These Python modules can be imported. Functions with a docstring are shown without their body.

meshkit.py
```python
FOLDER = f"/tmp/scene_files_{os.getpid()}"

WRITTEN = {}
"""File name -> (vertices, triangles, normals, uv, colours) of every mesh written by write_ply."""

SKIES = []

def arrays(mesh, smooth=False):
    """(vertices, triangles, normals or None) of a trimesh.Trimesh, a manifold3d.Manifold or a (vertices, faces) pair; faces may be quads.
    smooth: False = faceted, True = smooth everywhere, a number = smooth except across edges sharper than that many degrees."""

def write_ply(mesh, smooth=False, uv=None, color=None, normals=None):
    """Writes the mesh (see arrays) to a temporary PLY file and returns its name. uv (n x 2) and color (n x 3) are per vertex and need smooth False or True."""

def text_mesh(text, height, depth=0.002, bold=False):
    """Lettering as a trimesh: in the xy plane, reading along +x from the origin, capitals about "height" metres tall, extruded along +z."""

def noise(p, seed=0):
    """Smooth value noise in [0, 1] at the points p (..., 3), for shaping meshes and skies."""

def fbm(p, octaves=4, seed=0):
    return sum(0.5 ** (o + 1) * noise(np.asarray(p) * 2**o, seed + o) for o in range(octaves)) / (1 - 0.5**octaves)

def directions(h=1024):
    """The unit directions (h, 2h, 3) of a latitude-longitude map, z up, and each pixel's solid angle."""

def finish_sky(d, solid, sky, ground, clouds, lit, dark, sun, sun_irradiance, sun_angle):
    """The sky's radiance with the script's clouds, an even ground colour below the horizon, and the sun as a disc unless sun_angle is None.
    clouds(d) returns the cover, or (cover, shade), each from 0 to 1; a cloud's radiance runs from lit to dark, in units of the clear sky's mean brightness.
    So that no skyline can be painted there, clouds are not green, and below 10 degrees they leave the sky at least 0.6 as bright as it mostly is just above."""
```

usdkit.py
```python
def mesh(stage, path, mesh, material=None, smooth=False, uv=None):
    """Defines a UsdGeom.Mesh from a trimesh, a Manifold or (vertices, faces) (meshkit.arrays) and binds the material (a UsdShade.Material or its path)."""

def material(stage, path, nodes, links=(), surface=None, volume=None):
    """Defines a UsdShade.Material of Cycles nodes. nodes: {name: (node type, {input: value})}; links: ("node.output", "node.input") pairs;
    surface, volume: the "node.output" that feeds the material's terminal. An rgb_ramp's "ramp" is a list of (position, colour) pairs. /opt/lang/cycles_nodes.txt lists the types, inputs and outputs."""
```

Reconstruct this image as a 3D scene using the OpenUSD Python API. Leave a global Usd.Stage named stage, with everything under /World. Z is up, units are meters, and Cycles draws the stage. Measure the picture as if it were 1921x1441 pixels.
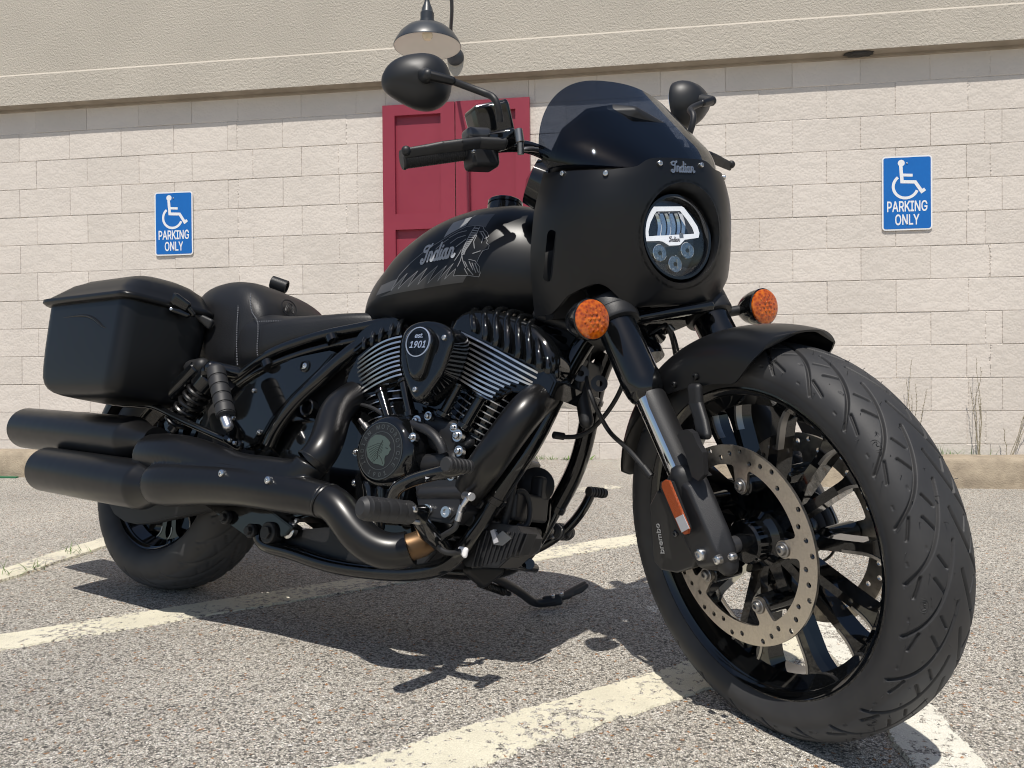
"""A matte black cruiser motorcycle parked on a worn lot in front of a painted block wall."""
import math, random, numpy as np, trimesh, usdkit, meshkit
import manifold3d as m3
from shapely.geometry import Polygon, LineString, Point, MultiPolygon, box as sbox
from shapely.ops import unary_union
from shapely import affinity
from pxr import Usd, UsdGeom, UsdLux, UsdShade, Gf, Sdf, Vt

rng = random.Random(7); nrg = np.random.default_rng(7)
stage = Usd.Stage.CreateInMemory()
UsdGeom.SetStageUpAxis(stage, UsdGeom.Tokens.z); UsdGeom.SetStageMetersPerUnit(stage, 1.0)
world = UsdGeom.Xform.Define(stage, '/World'); stage.SetDefaultPrim(world.GetPrim())
UsdGeom.Scope.Define(stage, '/World/Looks')

# ---------------------------------------------------------------- camera
SUN_EL, SUN_AZ = math.radians(64.0), math.radians(-2.0)        # azimuth from the wall's outward normal (-y), negative = towards -x
EXPOSURE = 0.0
cam = UsdGeom.Camera.Define(stage, '/World/camera')
R_, C_, F_ = [[0.989419,0.144863,-0.008095],[0.006695,0.010151,0.999926],[-0.144935,0.9894,-0.009073]], (0.0,-5.0864,0.576), 1451.666
cam.CreateHorizontalApertureAttr(36.0); cam.CreateVerticalApertureAttr(36.0*1441/1921)
cam.CreateFocalLengthAttr(36.0*F_/1921); cam.CreateClippingRangeAttr(Gf.Vec2f(0.05, 500))
cam.AddTransformOp().Set(Gf.Matrix4d(*R_[0], 0, *R_[1], 0, *[-a for a in R_[2]], 0, *C_, 1))
cam.CreateExposureAttr(EXPOSURE)
# ---------------------------------------------------------------- sky and sun
sun = np.array([math.sin(SUN_AZ)*math.cos(SUN_EL), -math.cos(SUN_AZ)*math.cos(SUN_EL), math.sin(SUN_EL)])
sky = UsdLux.DomeLight.Define(stage, '/World/sky')
skym = usdkit.material(stage, '/World/Looks/sky', {
    's': ('sky_texture', {'sky_type': 'single_scattering', 'sun_disc': False, 'sun_elevation': SUN_EL, 'sun_rotation': math.atan2(sun[0], sun[1]), 'air_density': 1.0, 'aerosol_density': 1.0}),
    'b': ('background_shader', {'strength': 0.092})}, [('s.color', 'b.color')], surface='b.background')
UsdShade.MaterialBindingAPI.Apply(sky.GetPrim()).Bind(skym)
sky.GetPrim().SetCustomDataByKey('kind', 'structure')
dl = UsdLux.DistantLight.Define(stage, '/World/sun')
dl.CreateIntensityAttr(1.15); dl.CreateAngleAttr(0.53); dl.CreateColorAttr(Gf.Vec3f(1.0, 0.95, 0.88))
dl.GetPrim().CreateAttribute('inputs:normalize', Sdf.ValueTypeNames.Bool).Set(True)
zx = sun/np.linalg.norm(sun); ux = np.cross([0, 0, 1.0], zx); ux /= np.linalg.norm(ux); vx = np.cross(zx, ux)
dl.AddTransformOp().Set(Gf.Matrix4d(*ux, 0, *vx, 0, *zx, 0, 0, 0, 10, 1))

# ---------------------------------------------------------------- materials
def M(name, base, rough=0.5, metal=0.0, bump=None, coat=0.0, var=None, spec=0.5, rvar=None):
    """principled; bump=(scale, strength, distance); var=(scale, colour, amount): noise mixed tint; rvar=(scale, lo, hi): roughness noise"""
    n = {'p': ('principled_bsdf', {'base_color': base, 'roughness': rough, 'metallic': metal, 'coat_weight': coat, 'specular_ior_level': spec}), 'g': ('geometry', {})}
    l = []
    if bump:
        n['bn'] = ('noise_texture', {'scale': bump[0], 'detail': 3.0}); n['b'] = ('bump', {'strength': bump[1], 'distance': bump[2]})
        n['tc'] = ('texture_coordinate', {})
        l += [('tc.object', 'bn.vector'), ('bn.fac', 'b.height'), ('b.normal', 'p.normal')]
    if var:
        n['vn'] = ('noise_texture', {'scale': var[0], 'detail': 5.0}); n['vr'] = ('rgb_ramp', {'ramp': [(0.35, base), (0.35+0.45/var[2], var[1])]})
        n['tv'] = ('texture_coordinate', {})
        l += [('tv.object', 'vn.vector'), ('vn.fac', 'vr.fac'), ('vr.color', 'p.base_color')]
    if rvar:
        n['rn'] = ('noise_texture', {'scale': rvar[0], 'detail': 4.0}); n['rm'] = ('map_range', {'from_min': 0.3, 'from_max': 0.7, 'to_min': rvar[1], 'to_max': rvar[2]})
        n['tr'] = ('texture_coordinate', {})
        l += [('tr.object', 'rn.vector'), ('rn.fac', 'rm.value'), ('rm.result', 'p.roughness')]
    del n['g']
    return usdkit.material(stage, '/World/Looks/'+name, n, l, surface='p.BSDF')

def ground_nodes(pre='', dark=1.0):
    n = {'pg': ('geometry', {}),
         'v1': ('voronoi_texture', {'scale': 275.0, 'feature': 'f1'}), 'v2': ('voronoi_texture', {'scale': 275.0, 'feature': 'distance_to_edge'}),
         'v3': ('voronoi_texture', {'scale': 210.0, 'feature': 'f1'}),
         'wob': ('noise_texture', {'scale': 130.0, 'detail': 2.0}), 'wm': ('vector_math', {'math_type': 'multiply_add', 'vector2': (0.006, 0.006, 0.006)}),
         'sep': ('separate_color', {}), 'sep3': ('separate_color', {}),
         'cr': ('rgb_ramp', {'ramp': [(0.0, (0.11, 0.106, 0.10)), (0.12, (0.22, 0.21, 0.195)), (0.28, (0.46, 0.43, 0.38)), (0.55, (0.67, 0.63, 0.56)), (0.88, (0.80, 0.765, 0.70)), (1.0, (0.88, 0.86, 0.82))]}),
         'or': ('rgb_ramp', {'ramp': [(0.0, (0, 0, 0)), (0.978, (0, 0, 0)), (0.984, (1, 1, 1)), (1.0, (1, 1, 1))]}),
         'mo': ('mix', {'mix_type': 'mix', 'color2': (0.50, 0.26, 0.12)}),
         'er': ('rgb_ramp', {'ramp': [(0.0, (0.19, 0.188, 0.186)), (0.08, (0.52, 0.52, 0.52)), (0.18, (1, 1, 1))]}),
         'me': ('mix', {'mix_type': 'multiply', 'fac': 1.0}),
         'big': ('noise_texture', {'scale': 1.1, 'detail': 6.0, 'roughness': 0.6}), 'bigr': ('rgb_ramp', {'ramp': [(0.3, (0.80, 0.79, 0.77)), (0.7, (1.1, 1.08, 1.04))]}),
         'mb': ('mix', {'mix_type': 'multiply', 'fac': 1.0}),
         'fine': ('noise_texture', {'scale': 420.0, 'detail': 3.0}), 'hm': ('math', {'math_type': 'multiply_add', 'value2': 0.35}),
         'bp': ('bump', {'strength': 0.75, 'distance': 0.0018}), 'hr': ('map_range', {'from_min': 0.0, 'from_max': 0.25, 'to_min': 0.0, 'to_max': 1.0}),
         'hadd': ('math', {'math_type': 'multiply_add'})}
    l = [('pg.position', 'wob.vector'), ('wob.color', 'wm.vector1'), ('pg.position', 'wm.vector3'), ('wm.vector', 'v1.vector'), ('wm.vector', 'v2.vector'), ('wm.vector', 'v3.vector'),
         ('v1.color', 'sep.color'), ('sep.r', 'cr.fac'), ('v3.color', 'sep3.color'), ('sep3.g', 'or.fac'), ('or.color', 'mo.fac'), ('cr.color', 'mo.color1'),
         ('v2.distance', 'er.fac'), ('mo.color', 'me.color1'), ('er.color', 'me.color2'), ('pg.position', 'big.vector'), ('big.fac', 'bigr.fac'), ('me.color', 'mb.color1'), ('bigr.color', 'mb.color2'),
         ('pg.position', 'fine.vector'), ('v2.distance', 'hr.value'), ('sep.b', 'hadd.value1'), ('hr.result', 'hadd.value2'), ('fine.fac', 'hm.value1'), ('hadd.value', 'hm.value3'), ('hm.value', 'bp.height')]
    return n, l
_n, _l = ground_nodes()
_n['p'] = ('principled_bsdf', {'roughness': 0.85, 'specular_ior_level': 0.3})
ASPHALT = usdkit.material(stage, '/World/Looks/asphalt', _n, _l+[('mb.color', 'p.base_color'), ('bp.normal', 'p.normal')], surface='p.BSDF')
def line_mat(name, wear, tint):
    n, l = ground_nodes()
    n.update({'p': ('principled_bsdf', {'roughness': 0.75, 'specular_ior_level': 0.3}),
        'w1': ('noise_texture', {'scale': 62.0, 'detail': 6.0, 'roughness': 0.72}), 'w2': ('noise_texture', {'scale': 5.0, 'detail': 3.0}), 'ws': ('math', {'math_type': 'multiply_add', 'value2': 0.45}),
        'wr': ('rgb_ramp', {'ramp': [(wear-0.02, (1, 1, 1)), (wear+0.012, (0, 0, 0))]}),
        'tn': ('noise_texture', {'scale': 9.0, 'detail': 5.0}), 'tr': ('rgb_ramp', {'ramp': [(0.3, tint), (0.7, tuple(min(1, c*1.16) for c in tint))]}),
        'pb': ('mix', {'mix_type': 'mix'}), 'eg': ('rgb_ramp', {'ramp': [(0.0, (0.72, 0.71, 0.68)), (0.12, (1, 1, 1))]}), 'pm': ('mix', {'mix_type': 'multiply', 'fac': 0.8}),
        'bp2': ('bump', {'strength': 0.5, 'distance': 0.0016})})
    l += [('pg.position', 'w1.vector'), ('pg.position', 'w2.vector'), ('w2.fac', 'ws.value1'), ('w1.fac', 'ws.value3'), ('ws.value', 'wr.fac'), ('pg.position', 'tn.vector'), ('tn.fac', 'tr.fac'),
          ('tr.color', 'pm.color1'), ('v2.distance', 'eg.fac'), ('eg.color', 'pm.color2'), ('wr.color', 'pb.fac'), ('pm.color', 'pb.color1'), ('mb.color', 'pb.color2'), ('pb.color', 'p.base_color'), ('hm.value', 'bp2.height'), ('bp2.normal', 'p.normal')]
    return usdkit.material(stage, '/World/Looks/'+name, n, l, surface='p.BSDF')
LINE = line_mat('line_paint', 0.665, (0.66, 0.62, 0.49)); LINE_WORN = line_mat('line_paint_worn', 0.66, (0.62, 0.58, 0.46)); LINE_FAINT = line_mat('line_paint_faint', 0.76, (0.62, 0.58, 0.47)); LINE_WHITE = line_mat('line_paint_white', 0.655, (0.68, 0.66, 0.58))

def wall_mat(name, tint, rough_scale, strength, dist, pits=True):
    n = {'g': ('geometry', {}), 'oi': ('object_info', {}), 'n1': ('noise_texture', {'scale': rough_scale, 'detail': 5.0, 'roughness': 0.65}), 'n2': ('noise_texture', {'scale': 2.2, 'detail': 5.0}),
         'v': ('voronoi_texture', {'scale': 62.0}), 'vr': ('map_range', {'from_min': 0.03, 'from_max': 0.16, 'to_min': -4.5 if pits else 0.0, 'to_max': 0.0}), 'pn': ('noise_texture', {'scale': 17.0}), 'pr': ('map_range', {'from_min': 0.60, 'from_max': 0.66, 'to_min': 0.0, 'to_max': 1.0}), 'pm': ('math', {'math_type': 'multiply'}),
         'ad': ('math', {'math_type': 'add'}), 'b': ('bump', {'strength': strength, 'distance': dist}),
         'cr': ('rgb_ramp', {'ramp': [(0.25, tuple(c*0.93 for c in tint)), (0.75, tuple(min(c*1.04, 1) for c in tint))]}),
         'rr': ('rgb_ramp', {'ramp': [(0.0, (0.955, 0.955, 0.95)), (1.0, (1.03, 1.03, 1.03))]}), 'mm': ('mix', {'mix_type': 'multiply', 'fac': 1.0}),
         'p': ('principled_bsdf', {'roughness': 0.7, 'specular_ior_level': 0.25})}
    l = [('g.position', 'n1.vector'), ('g.position', 'n2.vector'), ('g.position', 'v.vector'), ('g.position', 'pn.vector'), ('v.distance', 'vr.value'), ('pn.fac', 'pr.value'), ('vr.result', 'pm.value1'), ('pr.result', 'pm.value2'),
         ('n1.fac', 'ad.value1'), ('pm.value', 'ad.value2'), ('ad.value', 'b.height'), ('n2.fac', 'cr.fac'), ('oi.random', 'rr.fac'), ('cr.color', 'mm.color1'), ('rr.color', 'mm.color2'), ('mm.color', 'p.base_color'), ('b.normal', 'p.normal')]
    return usdkit.material(stage, '/World/Looks/'+name, n, l, surface='p.BSDF')
BLOCK = wall_mat('painted_block', (0.648, 0.592, 0.532), 50.0, 0.09, 0.0007)
MORTAR = wall_mat('painted_mortar', (0.648, 0.592, 0.532), 80.0, 0.3, 0.002)
STUCCO = wall_mat('stucco', (0.51, 0.465, 0.395), 75.0, 1.0, 0.011, False)
SOFFIT = M('soffit_paint', (0.36, 0.31, 0.25), 0.8, bump=(60, 0.4, 0.003), var=(6, (0.28, 0.24, 0.19), 1.5))
DOOR = M('red_door_paint', (0.245, 0.022, 0.043), 0.42, bump=(14, 0.12, 0.003), var=(2.2, (0.29, 0.034, 0.056), 0.9))
KERB = M('kerb_concrete', (0.40, 0.33, 0.24), 0.9, bump=(120, 0.9, 0.004), var=(16, (0.27, 0.22, 0.16), 1.3))
SIGN_BLUE = M('sign_blue', (0.005, 0.125, 0.44), 0.35, var=(3, (0.007, 0.14, 0.48), 1)); SIGN_WHITE = M('sign_white', (0.78, 0.78, 0.78), 0.4)
LAMP_GREY = M('lamp_grey_enamel', (0.035, 0.04, 0.047), 0.38); LAMP_IN = M('lamp_white_enamel', (0.72, 0.69, 0.66), 0.45); BULB = M('bulb_glass', (0.75, 0.70, 0.55), 0.15)
WEED_G = M('weed_green', (0.10, 0.19, 0.035), 0.6, var=(20, (0.16, 0.22, 0.06), 1)); WEED_DRY = M('weed_dry', (0.27, 0.23, 0.15), 0.8)
DARK_HOLE = M('dark_clay', (0.04, 0.036, 0.032), 0.9, bump=(90, 1, 0.006))
GREEN_PLASTIC = M('green_plastic', (0.02, 0.14, 0.06), 0.5)
# motorcycle
MATTE = M('matte_black_paint', (0.0046, 0.0048, 0.0054), 0.355, rvar=(7, 0.335, 0.38), spec=0.38)
SATIN = M('satin_black_exhaust', (0.0055, 0.0054, 0.0056), 0.31, rvar=(9, 0.28, 0.34), spec=0.45)
GLOSS = M('gloss_black_paint', (0.0035, 0.0038, 0.0042), 0.055, coat=0.3)
PLAS = M('black_plastic', (0.010, 0.010, 0.011), 0.50, bump=(700, 0.35, 0.0006))
CAST = M('black_textured_casting', (0.012, 0.012, 0.0135), 0.45, bump=(900, 0.5, 0.0006))
RUBBER = M('tyre_rubber', (0.022, 0.022, 0.0235), 0.62, bump=(300, 0.15, 0.0006), var=(13, (0.040, 0.039, 0.039), 1.2))
RUB2 = M('rubber_grip', (0.017, 0.017, 0.018), 0.55)
LEATHER = M('black_leather', (0.0095, 0.0096, 0.0108), 0.46, spec=0.42, bump=(260, 0.35, 0.0012))
STITCH = M('grey_thread', (0.14, 0.145, 0.16), 0.8)
STEEL = M('disc_steel', (0.47, 0.43, 0.38), 0.33, 1.0, rvar=(60, 0.26, 0.40)); ZINC = M('zinc_bolt', (0.62, 0.62, 0.62), 0.24, 1.0); CHROME = M('chrome', (0.72, 0.73, 0.75), 0.05, 1.0)
MACH = M('machined_aluminium', (0.66, 0.65, 0.66), 0.32, 1.0); EDGE = M('machined_spoke_edge', (0.32, 0.31, 0.30), 0.33, 1.0); GREYMET = M('grey_metal', (0.30, 0.29, 0.28), 0.38, 1.0); DKMET = M('dark_metal', (0.10, 0.10, 0.105), 0.35, 0.7); BRONZE = M('bronze_heat_tint', (0.13, 0.078, 0.04), 0.45, 0.8)
DECAL = M('decal_grey', (0.066, 0.067, 0.072), 0.40); DECAL_L = M('decal_silver', (0.21, 0.213, 0.22), 0.40); DECAL_B = M('decal_dark_grey', (0.040, 0.040, 0.041), 0.40); EMBL = M('emblem_ring', (0.095, 0.10, 0.095), 0.3, 0.6); EMBG = M('emblem_green_grey', (0.13, 0.155, 0.125), 0.28, 0.7); EST = M('badge_silver_blue', (0.42, 0.47, 0.58), 0.3, 0.5)
AMBER = usdkit.material(stage, '/World/Looks/amber_lens', {'tc': ('texture_coordinate', {}), 'v': ('voronoi_texture', {'scale': 150.0}), 'r': ('rgb_ramp', {'ramp': [(0.0, (0.22, 0.032, 0.002)), (0.30, (0.42, 0.064, 0.003)), (0.6, (0.60, 0.115, 0.004)), (0.9, (0.70, 0.17, 0.008))]}), 'b': ('bump', {'strength': 0.35, 'distance': 0.0015}), 'p': ('principled_bsdf', {'roughness': 0.10, 'coat_weight': 0.5, 'transmission_weight': 0.15})},
    [('tc.object', 'v.vector'), ('v.distance', 'r.fac'), ('r.color', 'p.base_color'), ('v.distance', 'b.height'), ('b.normal', 'p.normal')], surface='p.BSDF')
REFL = M('orange_reflector', (0.32, 0.062, 0.014), 0.28, bump=(900, 1, 0.001)); 
WHITE = M('white_plastic', (0.80, 0.78, 0.78), 0.35); DRL = usdkit.material(stage, '/World/Looks/lit_light_guide', {'p': ('principled_bsdf', {'base_color': (0.8, 0.78, 0.78), 'roughness': 0.4, 'emission_color': (1.0, 0.96, 0.96), 'emission_strength': 0.75})}, surface='p.BSDF'); MATTE2 = M('mirror_satin', (0.012, 0.0125, 0.0135), 0.47); LABEL = M('label_white', (0.42, 0.42, 0.44), 0.5); COPPER = M('copper_pad', (0.30, 0.13, 0.07), 0.35, 0.9)
GLASS = usdkit.material(stage, '/World/Looks/clear_lens', {'t': ('transparent_bsdf', {'color': (0.93, 0.95, 0.96)}), 'g': ('glossy_bsdf', {'color': (1, 1, 1), 'roughness': 0.015}), 'w': ('layer_weight', {'blend': 0.5}), 'pw': ('math', {'math_type': 'power', 'value2': 5.0}), 'f': ('math', {'math_type': 'multiply_add', 'value2': 0.96, 'value3': 0.035}), 'm': ('mix_closure', {})}, [('w.facing', 'pw.value1'), ('pw.value', 'f.value1'), ('f.value', 'm.fac'), ('t.BSDF', 'm.closure1'), ('g.BSDF', 'm.closure2')], surface='m.closure')
SMOKE = usdkit.material(stage, '/World/Looks/smoked_screen', {'t': ('transparent_bsdf', {'color': (0.30, 0.33, 0.385)}), 'g': ('glossy_bsdf', {'color': (1, 1, 1), 'roughness': 0.015}), 'w': ('layer_weight', {'blend': 0.5}), 'pw': ('math', {'math_type': 'power', 'value2': 5.0}), 'f': ('math', {'math_type': 'multiply_add', 'value2': 0.96, 'value3': 0.035}), 'm': ('mix_closure', {})}, [('w.facing', 'pw.value1'), ('pw.value', 'f.value1'), ('f.value', 'm.fac'), ('t.BSDF', 'm.closure1'), ('g.BSDF', 'm.closure2')], surface='m.closure')

# ---------------------------------------------------------------- scene helpers
used = {}
def path_of(name, parent):
    base = (parent.GetPath().pathString if parent else '/World')
    k = (base, name); i = used.get(k, 0); used[k] = i+1
    return base+'/'+(name if i == 0 else '%s_%03d' % (name, i))
def tag(p, label=None, cat=None, group=None, kind=None):
    for k, v in (('label', label), ('category', cat), ('group', group), ('kind', kind)):
        if v: p.SetCustomDataByKey(k, v)
    return p
APART = {'tube_clip', 'peg_mount', 'tube_collar', 'case_bolt_rear', 'stand_bracket', 'stand_pad_bolt', 'riser', 'projector_bar', 'cam_cover', 'medallion_ring', 'shield_bolt', 'pipe_clamp', 'mount_bolt', 'swingarm_tube', 'bag_bracket', 'bracket_washer', 'brake_splitter', 'tappet_block', 'cross_bar', 'radiator_bracket', 'neck_gusset', 'gusset_ring', 'cover_leg', 'lower_side_case', 'caliper_body', 'under_fairing_bracket', 'latch', 'peg_clevis', 'horn_body', 'oil_pressure_sender'}
def obj(name, mesh, mat, parent=None, smooth=35, label=None, kind=None):
    if isinstance(mesh, list) and name in APART:          # each piece a part of its own
        ps = [obj(name, m, mat, parent, smooth, label, kind) for m in mesh]; return ps[0]
    if isinstance(mesh, list): mesh = cat(mesh)
    p = usdkit.mesh(stage, path_of(name, parent), mesh, mat, smooth).GetPrim()
    return tag(p, label, None, None, kind)
def xf(name, parent=None, loc=(0, 0, 0), mat=None):
    x = UsdGeom.Xform.Define(stage, path_of(name, parent))
    if mat is not None: x.AddTransformOp().Set(mat)
    elif tuple(loc) != (0, 0, 0): x.AddTranslateOp().Set(Gf.Vec3d(*loc))
    return x.GetPrim()
def thing(name, label, cate, loc=(0, 0, 0), group=None, mat=None):
    return tag(xf(name, None, loc, mat), label, cate, group)
A = np.asarray
def tm(v, f): return trimesh.Trimesh(A(v, float), A(f, int), process=False)
def cat(ms): return trimesh.util.concatenate([to_tm(m) for m in ms])
def to_tm(m):
    if hasattr(m, 'to_mesh'):
        q = m.to_mesh(); return tm(q.vert_properties[:, :3], q.tri_verts)
    return m
def to_mf(m): return m3.Manifold(m3.Mesh(A(m.vertices, np.float32), A(m.faces, np.uint32)))
def boxm(lo, hi): 
    m = trimesh.creation.box(extents=A(hi, float)-A(lo, float)); m.apply_translation((A(hi, float)+A(lo, float))/2); return m
def frame(d, up=(0, 0, 1)):
    d = A(d, float); d = d/np.linalg.norm(d); u = A(up, float)
    if abs(d@u) > 0.97: u = A((0, 1.0, 0)) if abs(d[1]) < .9 else A((1.0, 0, 0))
    a = np.cross(u, d); a /= np.linalg.norm(a); return a, np.cross(d, a), d
def spline(pts, n, closed=False):
    """Catmull-Rom through the points, n samples."""
    from scipy.interpolate import CubicSpline, PchipInterpolator
    P = A(pts, float); t = np.r_[0, np.cumsum(np.linalg.norm(np.diff(P[:, :3], axis=0), axis=1)**.5)]
    return CubicSpline(t, P)(np.linspace(0, t[-1], n)) if len(P) > 2 else P[0]+(P[1]-P[0])*np.linspace(0, 1, n)[:, None]
def tube(pts, r, n=16, smooth=0, caps=True, flat=1.0, up=(0, 0, 1)):
    """sweep a circle (radius r, or one per point) along pts; smooth=k resamples by spline; flat scales the second axis"""
    P = A(pts, float); r = np.full(len(P), r) if np.ndim(r) == 0 else A(r, float)
    if smooth: Q = spline(np.c_[P, r], smooth); P, r = Q[:, :3], Q[:, 3]
    T = np.gradient(P, axis=0); T /= np.linalg.norm(T, axis=1)[:, None]
    a, b, _ = frame(T[0], up); V = []; th = np.linspace(0, 2*np.pi, n, endpoint=False)
    for i in range(len(P)):
        a = a-T[i]*(a@T[i]); a /= np.linalg.norm(a); b = np.cross(T[i], a)
        V.append(P[i]+r[i]*(np.cos(th)[:, None]*a+flat*np.sin(th)[:, None]*b))
    return loft(V, caps)
def loft(rings, caps=True, closed=True):
    V = A(rings, float); m, n = V.shape[:2]; F = []
    i, j = np.meshgrid(np.arange(m-1), np.arange(n if closed else n-1), indexing='ij'); k = (j+1) % n
    a, b, c, d = i*n+j, i*n+k, (i+1)*n+k, (i+1)*n+j
    F = np.concatenate([np.stack([a, b, c], -1).reshape(-1, 3), np.stack([a, c, d], -1).reshape(-1, 3)])
    v = V.reshape(-1, 3)
    if caps and closed:
        c0, c1 = len(v), len(v)+1; v = np.vstack([v, V[0].mean(0), V[-1].mean(0)]); q = np.arange(n); q2 = (q+1) % n
        F = np.vstack([F, np.stack([q2, q, q*0+c0], -1), np.stack([(m-1)*n+q, (m-1)*n+q2, q*0+c1], -1)])
    mm = tm(v, F)
    if closed and caps and mm.volume < 0: mm.invert()
    return mm
def rev(prof, c, d, n=40, up=(0, 0, 1)):
    """revolve (radius, height) pairs about the axis c + h*d; closed solids start and end at radius 0"""
    a, b, d = frame(d, up); th = np.linspace(0, 2*np.pi, n, endpoint=False); c = A(c, float)
    return loft([c+h*d+max(r, 1e-5)*(np.cos(th)[:, None]*a+np.sin(th)[:, None]*b) for r, h in prof], True)
def ring(prof, c, d, n=64, up=(0, 0, 1)):
    """revolve a closed (radius, height) loop"""
    a, b, d = frame(d, up); th = np.linspace(0, 2*np.pi, n, endpoint=False); c = A(c, float)
    V = A([[c+h*d+r*(math.cos(t)*a+math.sin(t)*b) for r, h in prof] for t in th]); V = np.concatenate([V, V[:1]])
    m = loft(V, False); m.merge_vertices()
    if m.volume < 0: m.invert()
    return m
def cyl(p0, p1, r, n=20, ch=0.0, r1=None):
    p0, p1 = A(p0, float), A(p1, float); L = np.linalg.norm(p1-p0); r1 = r if r1 is None else r1
    pr = [(0, 0), (r-ch, 0), (r, ch), (r1, L-ch), (r1-ch, L), (0, L)] if ch else [(0, 0), (r, 0), (r1, L), (0, L)]
    return rev(pr, p0, p1-p0, n)
def rbox(c, half, rad=0.004, axes=None, n=10):
    """rounded box: hull of eight spheres"""
    h = A(half, float)-rad; s = m3.Manifold.sphere(rad, n)
    m = m3.Manifold.batch_hull([s.translate([float(x*h[0]), float(y*h[1]), float(z*h[2])]) for x in (-1, 1) for y in (-1, 1) for z in (-1, 1)])
    m = to_tm(m)
    if axes is not None: m.vertices = A(m.vertices)@A(axes, float)
    m.apply_translation(c); return m
def hull(pts, rad, n=12):
    """hull of spheres at pts"""
    rad = [rad]*len(pts) if np.ndim(rad) == 0 else rad
    return to_tm(m3.Manifold.batch_hull([m3.Manifold.sphere(float(r), n).translate([float(a) for a in p]) for p, r in zip(pts, rad)]))
def polys(g): return [q for q in getattr(g, 'geoms', [g]) if not q.is_empty]
def plate(poly, th, O, U, V, N=None):
    """extrude a shapely polygon given in (u, v) from the plane at O by th along U x V"""
    U, V = A(U, float), A(V, float); N = np.cross(U, V) if N is None else A(N, float)
    ms = [trimesh.creation.extrude_polygon(q, th, engine='earcut') for q in polys(poly) if q.area > 1e-9]
    m = trimesh.util.concatenate(ms); v = A(m.vertices)
    m = tm(A(O, float)+v[:, :1]*U+v[:, 1:2]*V+v[:, 2:]*N, m.faces)
    if m.volume < 0: m.invert()
    return m
def slab(pts, y0, y1, bev=0.0, bu=0.0):
    """side-view outline (points with x and z) extruded between y0 and y1, edges bevelled by bev; bu rounds the outline"""
    p = Polygon([(q[0], q[2]) for q in pts]).buffer(0)
    if bu: p = p.buffer(-bu).buffer(2*bu, quad_segs=4).buffer(-bu)
    p = max(polys(p), key=lambda q: q.area)
    if not bev: return plate(p, y1-y0, (0, y0, 0), (1, 0, 0), (0, 0, 1), (0, 1, 0))
    cs = m3.CrossSection([A(p.exterior.coords)[:-1].tolist()] if p.exterior.is_ccw else [A(p.exterior.coords)[:-1][::-1].tolist()])
    lo, hi = min(y0, y1), max(y0, y1); ms = []
    for b, a0, a1 in ((bev, lo, hi), (bev*.3, lo+bev*.3, hi-bev*.3), (0, lo+bev, hi-bev)):
        c = cs.offset(-b, m3.JoinType.Miter) if b else cs
        ms.append(m3.Manifold.extrude(c, a1-a0).translate([0, 0, a0]))
    m = to_tm(ms[0]+ms[1]+ms[2]); v = A(m.vertices); m = tm(v[:, [0, 2, 1]], m.faces)
    if m.volume < 0: m.invert()
    return m
def bolt(p, d, r=0.007, h=0.006, n=14):
    """round-headed bolt with a socket, at p, head towards d"""
    return rev([(0, -0.004), (r, -0.004), (r, h*.35), (r*.86, h*.8), (r*.6, h), (r*.42, h), (r*.38, h*.45), (0, h*.45)], p, d, n)
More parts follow.
